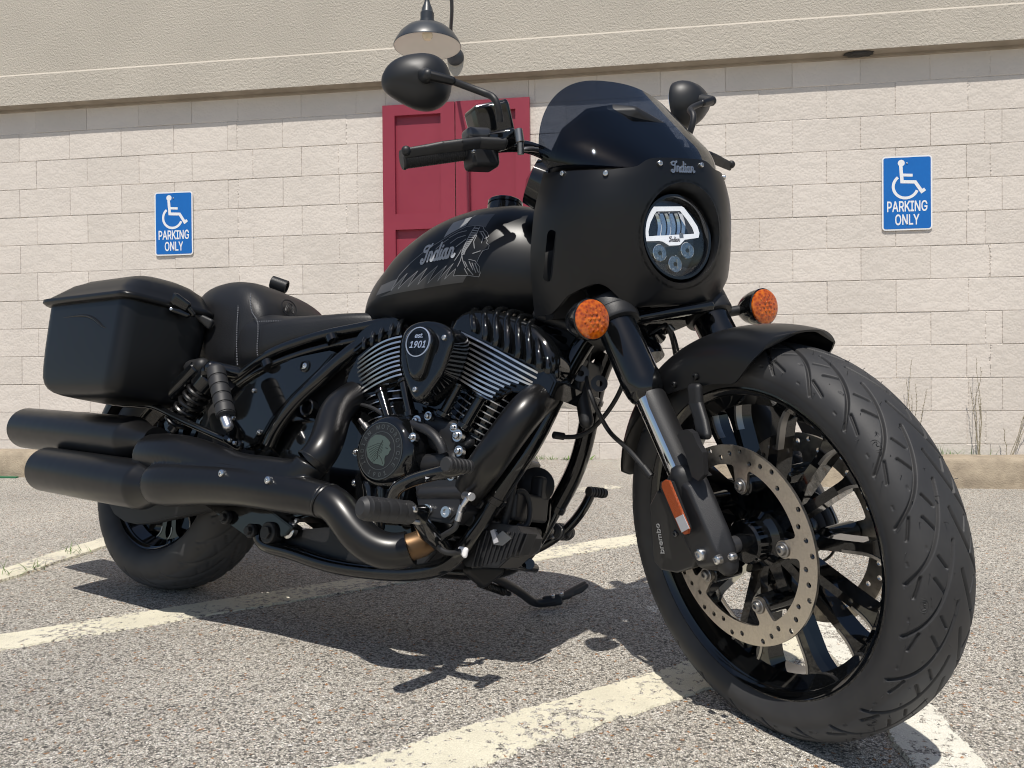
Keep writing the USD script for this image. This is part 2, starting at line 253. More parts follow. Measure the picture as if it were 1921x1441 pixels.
def text(s, height, depth, O, U, V, bold=False, shear=0.0, width=None, center=True):
    m = meshkit.text_mesh(s, height, depth, bold); v = A(m.vertices).copy(); v[:, 0] += shear*v[:, 1]
    w = v[:, 0].max()-v[:, 0].min()
    if width: v[:, 0] *= width/w
    if center: v[:, 0] -= (v[:, 0].max()+v[:, 0].min())/2
    U, V = A(U, float)/np.linalg.norm(U), A(V, float)/np.linalg.norm(V); N = np.cross(U, V)
    return tm(A(O, float)+v[:, :1]*U+v[:, 1:2]*V+v[:, 2:]*N, m.faces)
def coil(p0, p1, R, r, turns, n=220, k=8):
    a, b, d = frame(A(p1, float)-A(p0, float)); t = np.linspace(0, 1, n)
    return tube(A(p0, float)+t[:, None]*(A(p1, float)-A(p0, float))+R*(np.cos(t*turns*2*np.pi)[:, None]*a+np.sin(t*turns*2*np.pi)[:, None]*b), r, k)
def mir(m): 
    m = to_tm(m); v = A(m.vertices).copy(); v[:, 1] *= -1; return tm(v, A(m.faces)[:, ::-1])

# ================================================================ SETTING
# ground: one sheet to the horizon, rising a little to the wall foot
gx = [-90, -12, 12, 90]; gy = [-140, -12, -1.0, 0.0, 0.3]; gz = [0, 0, 0, 0.037, 0.037]
gv = [(x, y, z) for y, z in zip(gy, gz) for x in gx]; gf = [(j*4+i, j*4+i+1, (j+1)*4+i+1, (j+1)*4+i) for j in range(4) for i in range(3)]
obj('parking_lot', (A(gv, float), A(gf)), ASPHALT, smooth=False, kind='structure')
def stripe(name, p0, p1, w, mat, z=0.004, seed=0):
    """painted line with a slightly ragged edge"""
    p0, p1 = A(p0, float), A(p1, float); L = np.linalg.norm(p1-p0); d = (p1-p0)/L; nn = A((-d[1], d[0])); k = int(L/0.006)
    t = np.linspace(0, 1, k+1); g = np.random.default_rng(seed)
    def edge(): return 0.004*g.standard_normal(k+1)*.5+0.006*(meshkit.noise(np.c_[t*L*22, t*0, t*0+seed*7+g.random()])-.5)*2
    a = p0+t[:, None]*(p1-p0)+(w/2+edge())[:, None]*nn; b = p0+t[:, None]*(p1-p0)-(w/2+edge())[:, None]*nn
    K = k+1; v = np.r_[np.c_[b, np.full(K, z)], np.c_[a, np.full(K, z)], np.c_[b-nn*.002, np.full(K, .0003)], np.c_[a+nn*.002, np.full(K, .0003)]]; i = np.arange(k)
    f = np.r_[np.c_[i, i+1, i+K+1], np.c_[i, i+K+1, i+K], np.c_[i+2*K, i+2*K+1, i+1], np.c_[i+2*K, i+1, i], np.c_[i+K, i+K+1, i+3*K+1], np.c_[i+K, i+3*K+1, i+3*K]]
    return obj(name, tm(v, f), mat, smooth=False, kind='structure')
def hatch(x): return -3.578+0.887*(x+1.37)
stripe('hatch_line', (-1.765, hatch(-1.765)), (0.40, hatch(0.40)), 0.117, LINE, 0.004, 1)
stripe('hatch_line', (-1.765, hatch(-1.765)-1.345), (0.42, hatch(0.42)-1.325), 0.114, LINE, 0.004, 2)
stripe('hatch_line', (-1.765, hatch(-1.765)+1.37), (-0.05, hatch(-0.05)+1.39), 0.11, LINE_FAINT, 0.004, 3)
stripe('stall_line', (-1.822, -5.6), (-1.822, -1.4), 0.105, LINE_WORN, 0.008, 4)
stripe('stall_line', (0.462, -5.6), (0.462, -1.4), 0.105, LINE_WHITE, 0.008, 5)

# block wall
bw = thing('block_wall', 'cream painted concrete block wall behind the motorcycle', 'wall')
obj('mortar', boxm((-9, 0.0024, -0.3), (8, 0.25, 2.56)), MORTAR, bw, smooth=False)
def block(x0, x1, z0, z1, g):
    d = -0.0012+g.uniform(-0.0022, 0.0012); c = 0.0020; j = 0.0022; x0 += .0010; x1 -= .0010; z0 += j; z1 -= j
    t = [g.uniform(-.0008, .0008) for _ in range(4)]
    v = [(x0, 0.012, z0), (x1, 0.012, z0), (x1, 0.012, z1), (x0, 0.012, z1), (x0, d+c, z0), (x1, d+c, z0), (x1, d+c, z1), (x0, d+c, z1),
         (x0+c, d+t[0], z0+c), (x1-c, d+t[1], z0+c), (x1-c, d+t[2], z1-c), (x0+c, d+t[3], z1-c)]
    q = [(0, 1, 5, 4), (1, 2, 6, 5), (2, 3, 7, 6), (3, 0, 4, 7), (4, 5, 9, 8), (5, 6, 10, 9), (6, 7, 11, 10), (7, 4, 8, 11), (8, 9, 10, 11)]
    return (A(v, float), A(q))
ZK0, CO, BL = 2.1745, 0.2032, 0.4064
g = random.Random(3)
DX0, DX1, DZ1 = -1.607, -0.609, 2.412
SEAMS = [-2.63, -1.87, 2.15]
for r in range(-2, 12):
    z1 = ZK0-CO*(r-1)-CO*0+0.0; z1 = ZK0+CO*0-CO*(r-1)-CO; z0 = z1-CO
    # r is the row whose lower joint is k=r
    zt, zb = ZK0-CO*(r-1), ZK0-CO*r
    if zb > 2.5: continue
    zt = min(zt, 2.556)
    for zone in range(4):
        lo = [-5.2, -2.63, -1.87, 2.15][zone]+(0 if zone == 0 else (0.0 if r % 2 else 0.0)); hi = [-2.63, -1.87, 2.15, 3.1][zone]
        # wandering seams: the joint steps from course to course
        st = lambda s, r: s+0.075*math.sin(r*2.1+s*5)
        if zone > 0: lo = st(SEAMS[zone-1], r)
        if zone < 3: hi = st(SEAMS[zone], r)
        if zone < 2: ph = -4.3673+(0 if r % 2 == 0 else 0.137)
        else: ph = 0.6424+(0 if r % 2 else 0.205)
        xs = [lo]+[x for x in ph+BL*np.arange(-40, 40) if lo+0.07 < x < hi-0.07]+[hi]
        for a, b in zip(xs, xs[1:]):
            if zb < DZ1-0.02 and a < DX1 and b > DX0:        # the red door covers these
                for a2, b2 in ((a, DX0+0.01), (DX1-0.01, b)):
                    if b2-a2 > 0.03: obj('block', block(a2, b2, zb, zt, g), BLOCK, bw, smooth=False)
                if zt > DZ1+.03: obj('block', block(max(a, DX0+.01), min(b, DX1-.01), DZ1, zt, g), BLOCK, bw, smooth=False)
                continue
            obj('block', block(a, b, zb, zt, g), BLOCK, bw, smooth=False)
# caulk running down the seams, course by course
for s_ in SEAMS:
    for r in range(-1, 11):
        x = s_+0.075*math.sin(r*2.1+s_*5); zt, zb = ZK0-CO*(r-1), max(.045, ZK0-CO*r); pts = []
        for t in np.linspace(0.03, 0.97, 9): pts.append((x+0.005*math.sin(7*t+r)+rng.uniform(-.003, .003), 0.0035, zt+(zb-zt)*t))
        obj('caulk_seam', tube(pts, [rng.uniform(.005, .010) for p in pts], 7, flat=0.6), MORTAR, bw)

# stucco fascia over the wall
fa = thing('stucco_fascia', 'tan stucco band overhanging the top of the block wall', 'fascia')
def extr(prof, x0, x1): 
    p = A(prof, float); return loft([np.c_[np.full(len(p), x), p] for x in (x0, x1)])
obj('lower_band', extr([(0.24, 2.553), (-0.100, 2.551), (-0.100, 2.758), (-0.081, 2.776), (0.24, 2.776)], -9, 8), STUCCO, fa, smooth=False)
obj('upper_band', extr([(0.24, 2.7765), (-0.081, 2.7765), (-0.081, 4.6), (0.24, 4.6)], -9, 8), STUCCO, fa, smooth=False)
obj('soffit', extr([(-0.001, 2.5495), (-0.097, 2.5495), (-0.097, 2.5525), (-0.001, 2.5525)], -9, 8), SOFFIT, fa, smooth=False)
obj('trim_strip', extr([(0.0, 2.532), (-0.016, 2.535), (-0.016, 2.549), (0.0, 2.549)], -9, 8), SOFFIT, fa, smooth=False)
nest = trimesh.creation.icosphere(3, 1.0); nv = A(nest.vertices); nv = nv*(1+0.35*(meshkit.noise(nv*3.1+5)-.5)[:, None]); nest = tm(nv*[0.085, 0.035, 0.016]+[1.43, -0.055, 2.543], nest.faces)
tag(obj('mud_nest', nest, DARK_HOLE), 'small dark clay lump stuck under the stucco band', 'nest')

# red double door
dr = thing('red_door', 'dark red double door with recessed panels on the block wall', 'door', (-1.108, 0, 0.037))
def leaf(x0, x1, ix0, ix1, handle=None):
    o = sbox(x0, 0.0, x1, 2.372); holes = [sbox(ix0, 1.64, ix1, 2.30), sbox(ix0, 0.86, ix1, 1.535), sbox(ix0, 0.10, ix1, 0.75)]
    p = o
    for h_ in holes: p = p.difference(h_)
    lf = obj('door_leaf', plate(p, 0.040, (0, 0, 0), (1, 0, 0), (0, 0, 1), (0, -1, 0)), DOOR, dr, smooth=False)
    for h_ in holes:
        b = h_.bounds; obj('panel', boxm((b[0], -0.012, b[1]), (b[2], -0.004, b[3])), DOOR, lf, smooth=False)
leaf(-0.499, -0.003, -0.415, -0.098); leaf(0.003, 0.499, 0.093, 0.405)

# accessible parking signs
def sign(cx, z0, z1, w, label):
    t = thing('parking_sign', label, 'sign', (cx, 0, z0), 'accessible parking signs on the wall'); h = z1-z0
    rr = sbox(-w/2+.022, .022, w/2-.022, h-.022).buffer(.022, quad_segs=6)
    obj('plate', plate(rr, 0.0025, (0, -0.010, 0), (1, 0, 0), (0, 0, 1), (0, -1, 0)), SIGN_WHITE, t, smooth=False)
    obj('blue_field', plate(rr.buffer(-0.009), 0.0006, (0, -0.0127, 0), (1, 0, 0), (0, 0, 1), (0, -1, 0)), SIGN_BLUE, t, smooth=False)
    s = h/0.457
    def st(pts, wd): return LineString(pts).buffer(wd/2, cap_style='flat', join_style='mitre')
    k = lambda x, y: ((x-0.5)*w, y*h)
    head = Point(*k(.385, .905)).buffer(.020*s)
    # seated figure and wheel
    arc = [k(.47+.245*math.cos(a)*1.0, .59+.245*math.sin(a)*w/h*1.0) for a in np.radians(np.linspace(128, 338, 40))]
    fig = unary_union([head, st([k(.375, .87), k(.40, .655), k(.66, .645), k(.79, .515), k(.855, .545)], .020*s), st([k(.395, .745), k(.61, .735)], .017*s), st(arc, .017*s)])
    obj('wheelchair_symbol', plate(fig, 0.0006, (0, -0.0134, 0), (1, 0, 0), (0, 0, 1), (0, -1, 0)), SIGN_WHITE, t, smooth=False)
    for tx, y_, wd in (('PARKING', .255, .80), ('ONLY', .075, .48)):
        obj('lettering', text(tx, .135*h, 0.0006, (0, -0.0132, y_*h), (1, 0, 0), (0, 0, 1), True, width=wd*w), SIGN_WHITE, t, smooth=False)
    for y_ in (.90, .085): obj('screw', bolt(k(.5, 0)[:1]+(-0.0133, y_*h), (0, -1, 0), .0055, .004), ZINC, t)
sign(-3.149, 1.455, 1.903, 0.29, 'blue accessible parking sign on the wall above the saddlebag')
sign(1.7225, 1.460, 1.916, 0.292, 'blue accessible parking sign on the wall past the fairing and front wheel')

# gooseneck lamp
lp = thing('gooseneck_lamp', 'grey barn lamp with white inside above the red door', 'lamp', (-1.087, -0.100, 2.675))
LX, LY, LZ = (-1.0448,-1.0,2.3621)
LC = (LX+1.087, LY+0.100, LZ-2.675)                               # rim centre in the lamp's frame
sh = [(0.181, 0.0), (0.1815, 0.005), (0.172, 0.026), (0.150, 0.060), (0.115, 0.092), (0.075, 0.110), (0.043, 0.119)]
circ = lambda r, h: A([(LC[0]+r*math.cos(t), LC[1]+r*math.sin(t), LC[2]+h) for t in np.linspace(0, 2*np.pi, 56, endpoint=False)])
obj('shade', loft([circ(r, h) for r, h in sh], False), LAMP_GREY, lp)
obj('shade_lining', loft([circ(r-.002, h-.0015*(i > 0)) for i, (r, h) in enumerate(sh)]+[circ(.001, .118)], False), LAMP_IN, lp)
obj('socket', rev([(0, .110), (.043, .112), (.041, .138), (.037, .140), (.037, .180), (.033, .185), (.028, .208), (.019, .228), (.014, .245), (.013, .28), (0, .28)], LC, (0, 0, 1), 32), LAMP_GREY, lp)
obj('bulb', rev([(0, .035), (.018, .038), (.028, .052), (.029, .066), (.020, .090), (.014, .110), (0, .110)], LC, (0, 0, 1), 24), BULB, lp)
obj('arm', tube([(LC[0], LC[1], LC[2]+.27), (LC[0], LC[1], LC[2]+.50), (LC[0], LC[1]+.06, LC[2]+.68), (LC[0]+.002, LC[1]+.22, LC[2]+.78), (LC[0]+.004, LC[1]+.42, LC[2]+.74), (LC[0]+.003, -0.30, LC[2]+.50), (-.002, -0.12, 0.10), (0, -0.045, 0.01), (0, -.03, 0)], 0.0115, 14, 70), LAMP_GREY, lp)
obj('wall_mount', rev([(0, 0), (.056, 0), (.056, .010), (.048, .030), (.028, .048), (0, .054)], (0, 0, 0), (0, -1, 0), 32), LAMP_GREY, lp)

# concrete wheel stops along the wall
def kerb(x0, x1, label):
    pr = [(-0.955, 0.0), (-0.948, 0.02), (-0.952, 0.035), (-0.940, 0.125), (-0.922, 0.150), (-0.80, 0.155), (-0.782, 0.135), (-0.76, 0.0)]
    xs = np.linspace(x0, x1, 90); V = []
    for i, x in enumerate(xs):
        p = A(pr, float).copy(); e = min(1, min(x-x0, x1-x)/0.06+.35); p[:, 0] = -0.858+(p[:, 0]+0.858)*(0.7+0.3*e)
        p += (meshkit.noise(np.c_[np.full(len(p), x*9), p*40])-.5)[:, None]*0.008; p[0, 1] = p[-1, 1] = -0.01
        V.append(np.c_[np.full(len(p), x), p])
    t = obj('wheel_stop', loft(V), KERB, smooth=40); tag(t, label, 'wheel stop', 'concrete wheel stops along the wall')
kerb(-6.0, -2.62, 'worn tan concrete wheel stop behind the exhaust mufflers'); kerb(0.36, 3.4, 'worn tan concrete wheel stop behind the front wheel')
tag(obj('plastic_strip', rbox((-3.86, -0.978, 0.005), (0.29, 0.012, 0.005), 0.003), GREEN_PLASTIC), 'flat green plastic strip at the foot of the wheel stop', 'strip')

# ================================================================ MOTORCYCLE (frame: x forward, y to its left, z up; stands on its side stand)
RBm, TBm, SMm, SPm = A([(0.9092,0.407,0.0882),(-0.4165,0.8885,0.1926),(0.0,-0.2119,0.9773)]), A((-1.2615,-3.1188,0.0)), A([[0.87005,0.487673,-0.072033],[-0.487673,0.830121,-0.270321],[-0.072033,0.270321,0.960072]]), A((1.751,0.0,0.0))
bike = thing('motorcycle', 'matte black cruiser motorcycle with saddlebags and half fairing leaning on its stand', 'motorcycle', mat=Gf.Matrix4d(*RBm.T[0], 0, *RBm.T[1], 0, *RBm.T[2], 0, *TBm, 1))
def fork(m):
    """from the straight-ahead steering frame to the bike frame (bars turned to the right)"""
    m = to_tm(m).copy(); m.vertices = (A(m.vertices)-SPm)@SMm.T+SPm; return m
def fobj(name, mesh, mat, parent=bike, **k):
    return obj(name, [fork(m) for m in mesh] if isinstance(mesh, list) else fork(mesh), mat, parent, **k)
RIGHT = (0, -1, 0)

def dome(pts, y0, y1, rad, inset):
    c = A(pts).mean(0); P_ = [A(q)+(c-A(q))/np.linalg.norm(c-A(q))*inset for q in spline([*pts, pts[0]], 60)[:-1]]
    return hull([(q[0], y, q[2]) for q in P_ for y in (y0+rad, y1-rad)], rad, 24)

# ---------------------------------------------------------------- wheels
def tyre_mesh(c, prof, pitches, grooves, per=100, nv=236):
    q_ = spline([(-y, r, 0) for y, r in prof]+[(y, r, 0) for y, r in prof[::-1][1:]], 600); Rt = prof[-1][1]
    l_ = np.r_[0, np.cumsum(np.linalg.norm(np.diff(q_, axis=0), axis=1))]; k_ = np.linspace(0, l_[-1], nv); n = pitches*per
    y, r = np.interp(k_, l_, q_[:, 0]), np.interp(k_, l_, q_[:, 1])
    v = np.r_[0, np.cumsum(np.hypot(np.diff(y), np.diff(r)))]; v -= v[-1]/2
    th = np.arange(n)/n*2*math.pi; P = 2*math.pi*Rt/pitches; u1 = np.arange(per)/per*P
    D = np.zeros((per, nv))
    for side in (1, -1):
        for g_, wd, dp in grooves:
            L = A(g_, float); 
            for sh in range(-6, 7):
                q = L+[sh*P+(P/2 if side < 0 else 0), 0]
                for p0, p1 in zip(q, q[1:]):
                    d = p1-p0; U_ = u1[:, None]-p0[0]; V_ = side*v[None]-p0[1]; t = ((U_*d[0]+V_*d[1])/(d@d)).clip(0, 1)
                    e = np.hypot(U_-t*d[0], V_-t*d[1]); D = np.maximum(D, dp*np.clip((wd*1.2-e)/(wd*.55), 0, 1)**.8)
    from scipy.ndimage import gaussian_filter as GF
    D = GF(D, (.7, .7), mode=('wrap', 'nearest'))
    D = np.tile(D, (pitches, 1)); nr, ny = np.gradient(y), -np.gradient(r); ln = np.hypot(nr, ny); nr, ny = nr/ln, ny/ln
    rr = r[None]-D*nr[None]; yy = y[None]-D*ny[None]
    V = np.stack([rr*np.cos(th)[:, None], yy, rr*np.sin(th)[:, None]], -1)+A(c)
    V = np.concatenate([V, V[:1]]); m = loft(V, False, False); m.merge_vertices()
    if m.volume < 0: m.invert()
    return m
LONG = spline([(0, .005, 0), (-.034, .015, 0), (-.066, .029, 0), (-.092, .044, 0), (-.112, .060, 0), (-.132, .079, 0)], 16)[:, :2]
GRV = [(LONG, .0021, .0048), ([(-.040, .060), (-.070, .069)], .0015, .0042), ([(-.015, .034), (-.033, .023)], .0014, .0042), ([(-.043, .043), (-.064, .029)], .0016, .0042), ([(-.02, .074), (-.026, .074)], .0008, .0015), ([(-.05, .080), (-.057, .080)], .0008, .0015), ([(-.0, .048), (-.006, .047)], .0008, .0015)]
FC, RC = A((1.64, 0, .318)), A((0, 0, .320))
fw = xf('front_wheel', bike)
PF = [(.048, .2465), (.0575, .2555), (.0655, .2715), (.0640, .289), (.0535, .3045), (.031, .3152), (.0, .318)]
PR = [(.066, .214), (.081, .225), (.0905, .247), (.0890, .274), (.0755, .298), (.045, .3145), (.0, .320)]
fobj('tyre', tyre_mesh(FC, PF, 25, GRV), RUBBER, fw, smooth=60)
rw = xf('rear_wheel', bike)
SC = 1.25
obj('tyre', tyre_mesh(RC, PR, 22, [([(p[0]*SC, p[1]*SC) for p in g_], w*1.2, d) for g_, w, d in GRV[:4]], per=36, nv=90), RUBBER, rw, smooth=60)
def rim_mesh(c, rf, hw):
    h = [(rf, -hw), (rf+.003, -hw+.003), (rf-.006, -hw+.007), (rf-.012, -hw+.012), (rf-.030, -hw+.030), (rf-.030, hw-.030), (rf-.012, hw-.012), (rf-.006, hw-.007), (rf+.003, hw-.003), (rf, hw), (rf-.006, hw+.001), (rf-.010, hw-.004), (rf-.017, hw-.008), (rf-.0185, hw-.013), (rf-.036, hw-.034), (rf-.036, -hw+.034), (rf-.0185, -hw+.013), (rf-.017, -hw+.008), (rf-.010, -hw+.004), (rf-.006, -hw-.001)]
    return ring([(r, y) for r, y in h], c, (0, 1, 0), 120)
fobj('rim', rim_mesh(FC, .254, .052), GLOSS, fw, smooth=30); obj('rim', rim_mesh(RC, .222, .070), GLOSS, rw, smooth=30)
# moulding whiskers on the front tyre
wh = []; PY = [q[0] for q in PF[2:]][::-1]; PRR = [q[1] for q in PF[2:]][::-1]
for i in range(60):
    for side, s in ((-1, .046), (1, .046), (-1, .062), (-1, .012)):
        if rng.random() < .33: continue
        t = (i+.5*(side > 0)+rng.uniform(-.15, .15))/60*2*math.pi; r, y = np.interp(s, PY, PRR), side*s; a_ = math.atan2(s, .012+(.066-s)*1.6) if s < .06 else 1.3
        n_ = A((math.cos(a_)*math.cos(t), math.sin(a_)*side, math.cos(a_)*math.sin(t))); p = FC+A((r*math.cos(t), y, r*math.sin(t)))
        L = rng.uniform(.003, .0075); wh.append(tube([p-n_*.001, p+n_*L*.5, p+n_*L+A((rng.uniform(-1, 1), rng.uniform(-1, 1), rng.uniform(-1, 1)))*.0015], .00045, 4))
fobj('moulding_whisker', wh, RUB2, fw, kind='stuff', smooth=False)
# round elephant marks moulded on the shoulder
for i in range(9):
    t0 = math.radians(40*i+33); mk = []
    def onT(u, v):      # small square coordinates to the tyre shoulder
        t = t0+u/.30; s = .0545+v*.60; r = np.interp(s, PY, PRR)+.0006; s += .0004
        return FC+A((r*math.cos(t), -s, r*math.sin(t)))
    cc = [(0.0088*math.cos(q), 0.0088*math.sin(q)) for q in np.linspace(0, 2*math.pi, 25)]
    el = [(-.006, -.005), (-.007, .001), (-.004, .004), (.001, .005), (.005, .003), (.0065, -.001), (.006, -.005), (.003, -.004), (.0025, -.001), (-.001, -.001), (-.002, -.005)]
    for L_ in (cc, el, [(-.003, .004), (-.006, .0075), (-.001, .007), (.002, .005)]): mk.append(tube([onT(q[0]*.84, q[1]*.84) if L_ is not cc else onT(*q) for q in L_], .00045, 5))
    fobj('round_mark', mk, RUB2, fw, smooth=False)
def spoke(c, ang, rin, rout, hw0, hw1, flare, y0, y1, edge):
    r = np.linspace(rin, rout, 22); t = (r-rin)/(rout-rin)
    w = hw0+(hw1-hw0)*np.minimum(t*1.6, 1)+flare*np.clip((t-.80)/.20, 0, 1)**2.2+.004*np.clip((.12-t)/.12, 0, 1)
    P = Polygon(list(zip(r, w))+list(zip(r[::-1], -w[::-1])))
    k = r > rin+(rout-rin)*(.58 if abs(edge) > 1 else .76); edge = math.copysign(1, edge)
    E_ = Polygon(list(zip(r[k], edge*(w[k]+.0006)))+list(zip(r[k][::-1], edge*(w[k][::-1]-.0042))))
    ca, sa = math.cos(ang), math.sin(ang); U = A((ca, 0, sa)); V = A((-sa, 0, ca))
    out = []
    for Q, a_, b_ in ((P, y0, y1), (E_.buffer(0), y0-.0012, y0+.012)):
        out.append(plate(Q, b_-a_, A(c)+A((0, a_, 0)), U, V, (0, 1, 0)))
    return out
for i in range(5):
    for da, e in ((3.2, -2), (31.0, -1), (47.0, -1)):
        s_, m_ = spoke(FC, math.radians(72*i+da), .040, .2215, .0115 if da < 5 else .0085, .0090 if da < 5 else .0072, .010, -.017, .017, e)
        sp = fobj('spoke', s_, GLOSS, fw, smooth=20); fobj('machined_edge', m_, EDGE, fw, smooth=20)
        s_, m_ = spoke(RC, math.radians(72*i+da+20), .05, .186, .012, .009, .018, -.03, .03, e)
        obj('spoke', s_, GLOSS, rw, smooth=20); obj('machined_edge', m_, EDGE, rw, smooth=20)
fobj('hub', rev([(0, -.078), (.0155, -.078), (.0155, -.066), (.033, -.064), (.036, -.060), (.036, -.036), (.046, -.028), (.046, .028), (.036, .036), (.036, .064), (.0155, .066), (0, .078)], FC, (0, 1, 0), 40), GLOSS, fw)
fobj('axle', rev([(0, -.135), (.010, -.135), (.0125, -.130), (.0135, -.128), (.0135, .128), (0, .130)], FC, (0, 1, 0), 24), DKMET, fw)
obj('hub', rev([(0, -.09), (.03, -.09), (.05, -.06), (.055, .06), (.03, .09), (0, .09)], RC, (0, 1, 0), 32), GLOSS, rw)
# brake discs
cs_ = Point(0, 0).buffer(.160, 64).difference(Point(0, 0).buffer(.1285, 64))
BA = [math.radians(4+72*i) for i in range(5)]
for a_ in BA:
    e_ = A((math.cos(a_), math.sin(a_))); q = A((-e_[1], e_[0])); k = a_+.10
    tab = Polygon([e_*.099+q*.0125, e_*.128+q*.020, e_*.134+q*.03, e_*.134-q*.018, e_*.124-q*.011, e_*.099-q*.0125]).union(Point(*(e_*.099)).buffer(.0135))
    cs_ = cs_.union(tab)
cs_ = cs_.buffer(.006).buffer(-.006)
cs_ = cs_.difference(unary_union([Point(*(r*A((math.cos(t), math.sin(t))))).buffer(.0041, 8) for r, t in [((.1525, .1462, .1395)[i % 3], 2*math.pi*(i+.25)/42) for i in range(42) if (i % 14) not in (4,)]]+[Point(.099*math.cos(a_), .099*math.sin(a_)).buffer(.006) for a_ in BA]))
for s in (-1, 1):
    fobj('brake_disc', plate(cs_, .0048, FC+A((0, s*.0765-.0024, 0)), (1, 0, 0), (0, 0, 1), (0, 1, 0)), STEEL, fw, smooth=25)
    for a_ in BA:
        p = FC+A((.099*math.cos(a_), 0, .099*math.sin(a_)))
        fobj('disc_post', cyl(p+A((0, s*.012, 0)), p+A((0, s*.0735, 0)), .0165, 18, .002), GLOSS, fw)
        fobj('disc_bolt', [bolt(p+A((0, s*.0815, 0)), (0, s, 0), .0085, .006, 18), cyl(p+A((0, s*.079, 0)), p+A((0, s*.0822, 0)), .0122, 18, .001)], GREYMET, fw)
fobj('sensor_ring', [boxm((-.002, -.001, -.007), (.002, .001, .007)).apply_transform(trimesh.transformations.rotation_matrix(-t, (0, 1, 0))).apply_translation(FC+A((.062*math.cos(t), .083, .062*math.sin(t)))) for t in np.linspace(0, 2*math.pi, 48, endpoint=False)], GREYMET, fw, kind='stuff')

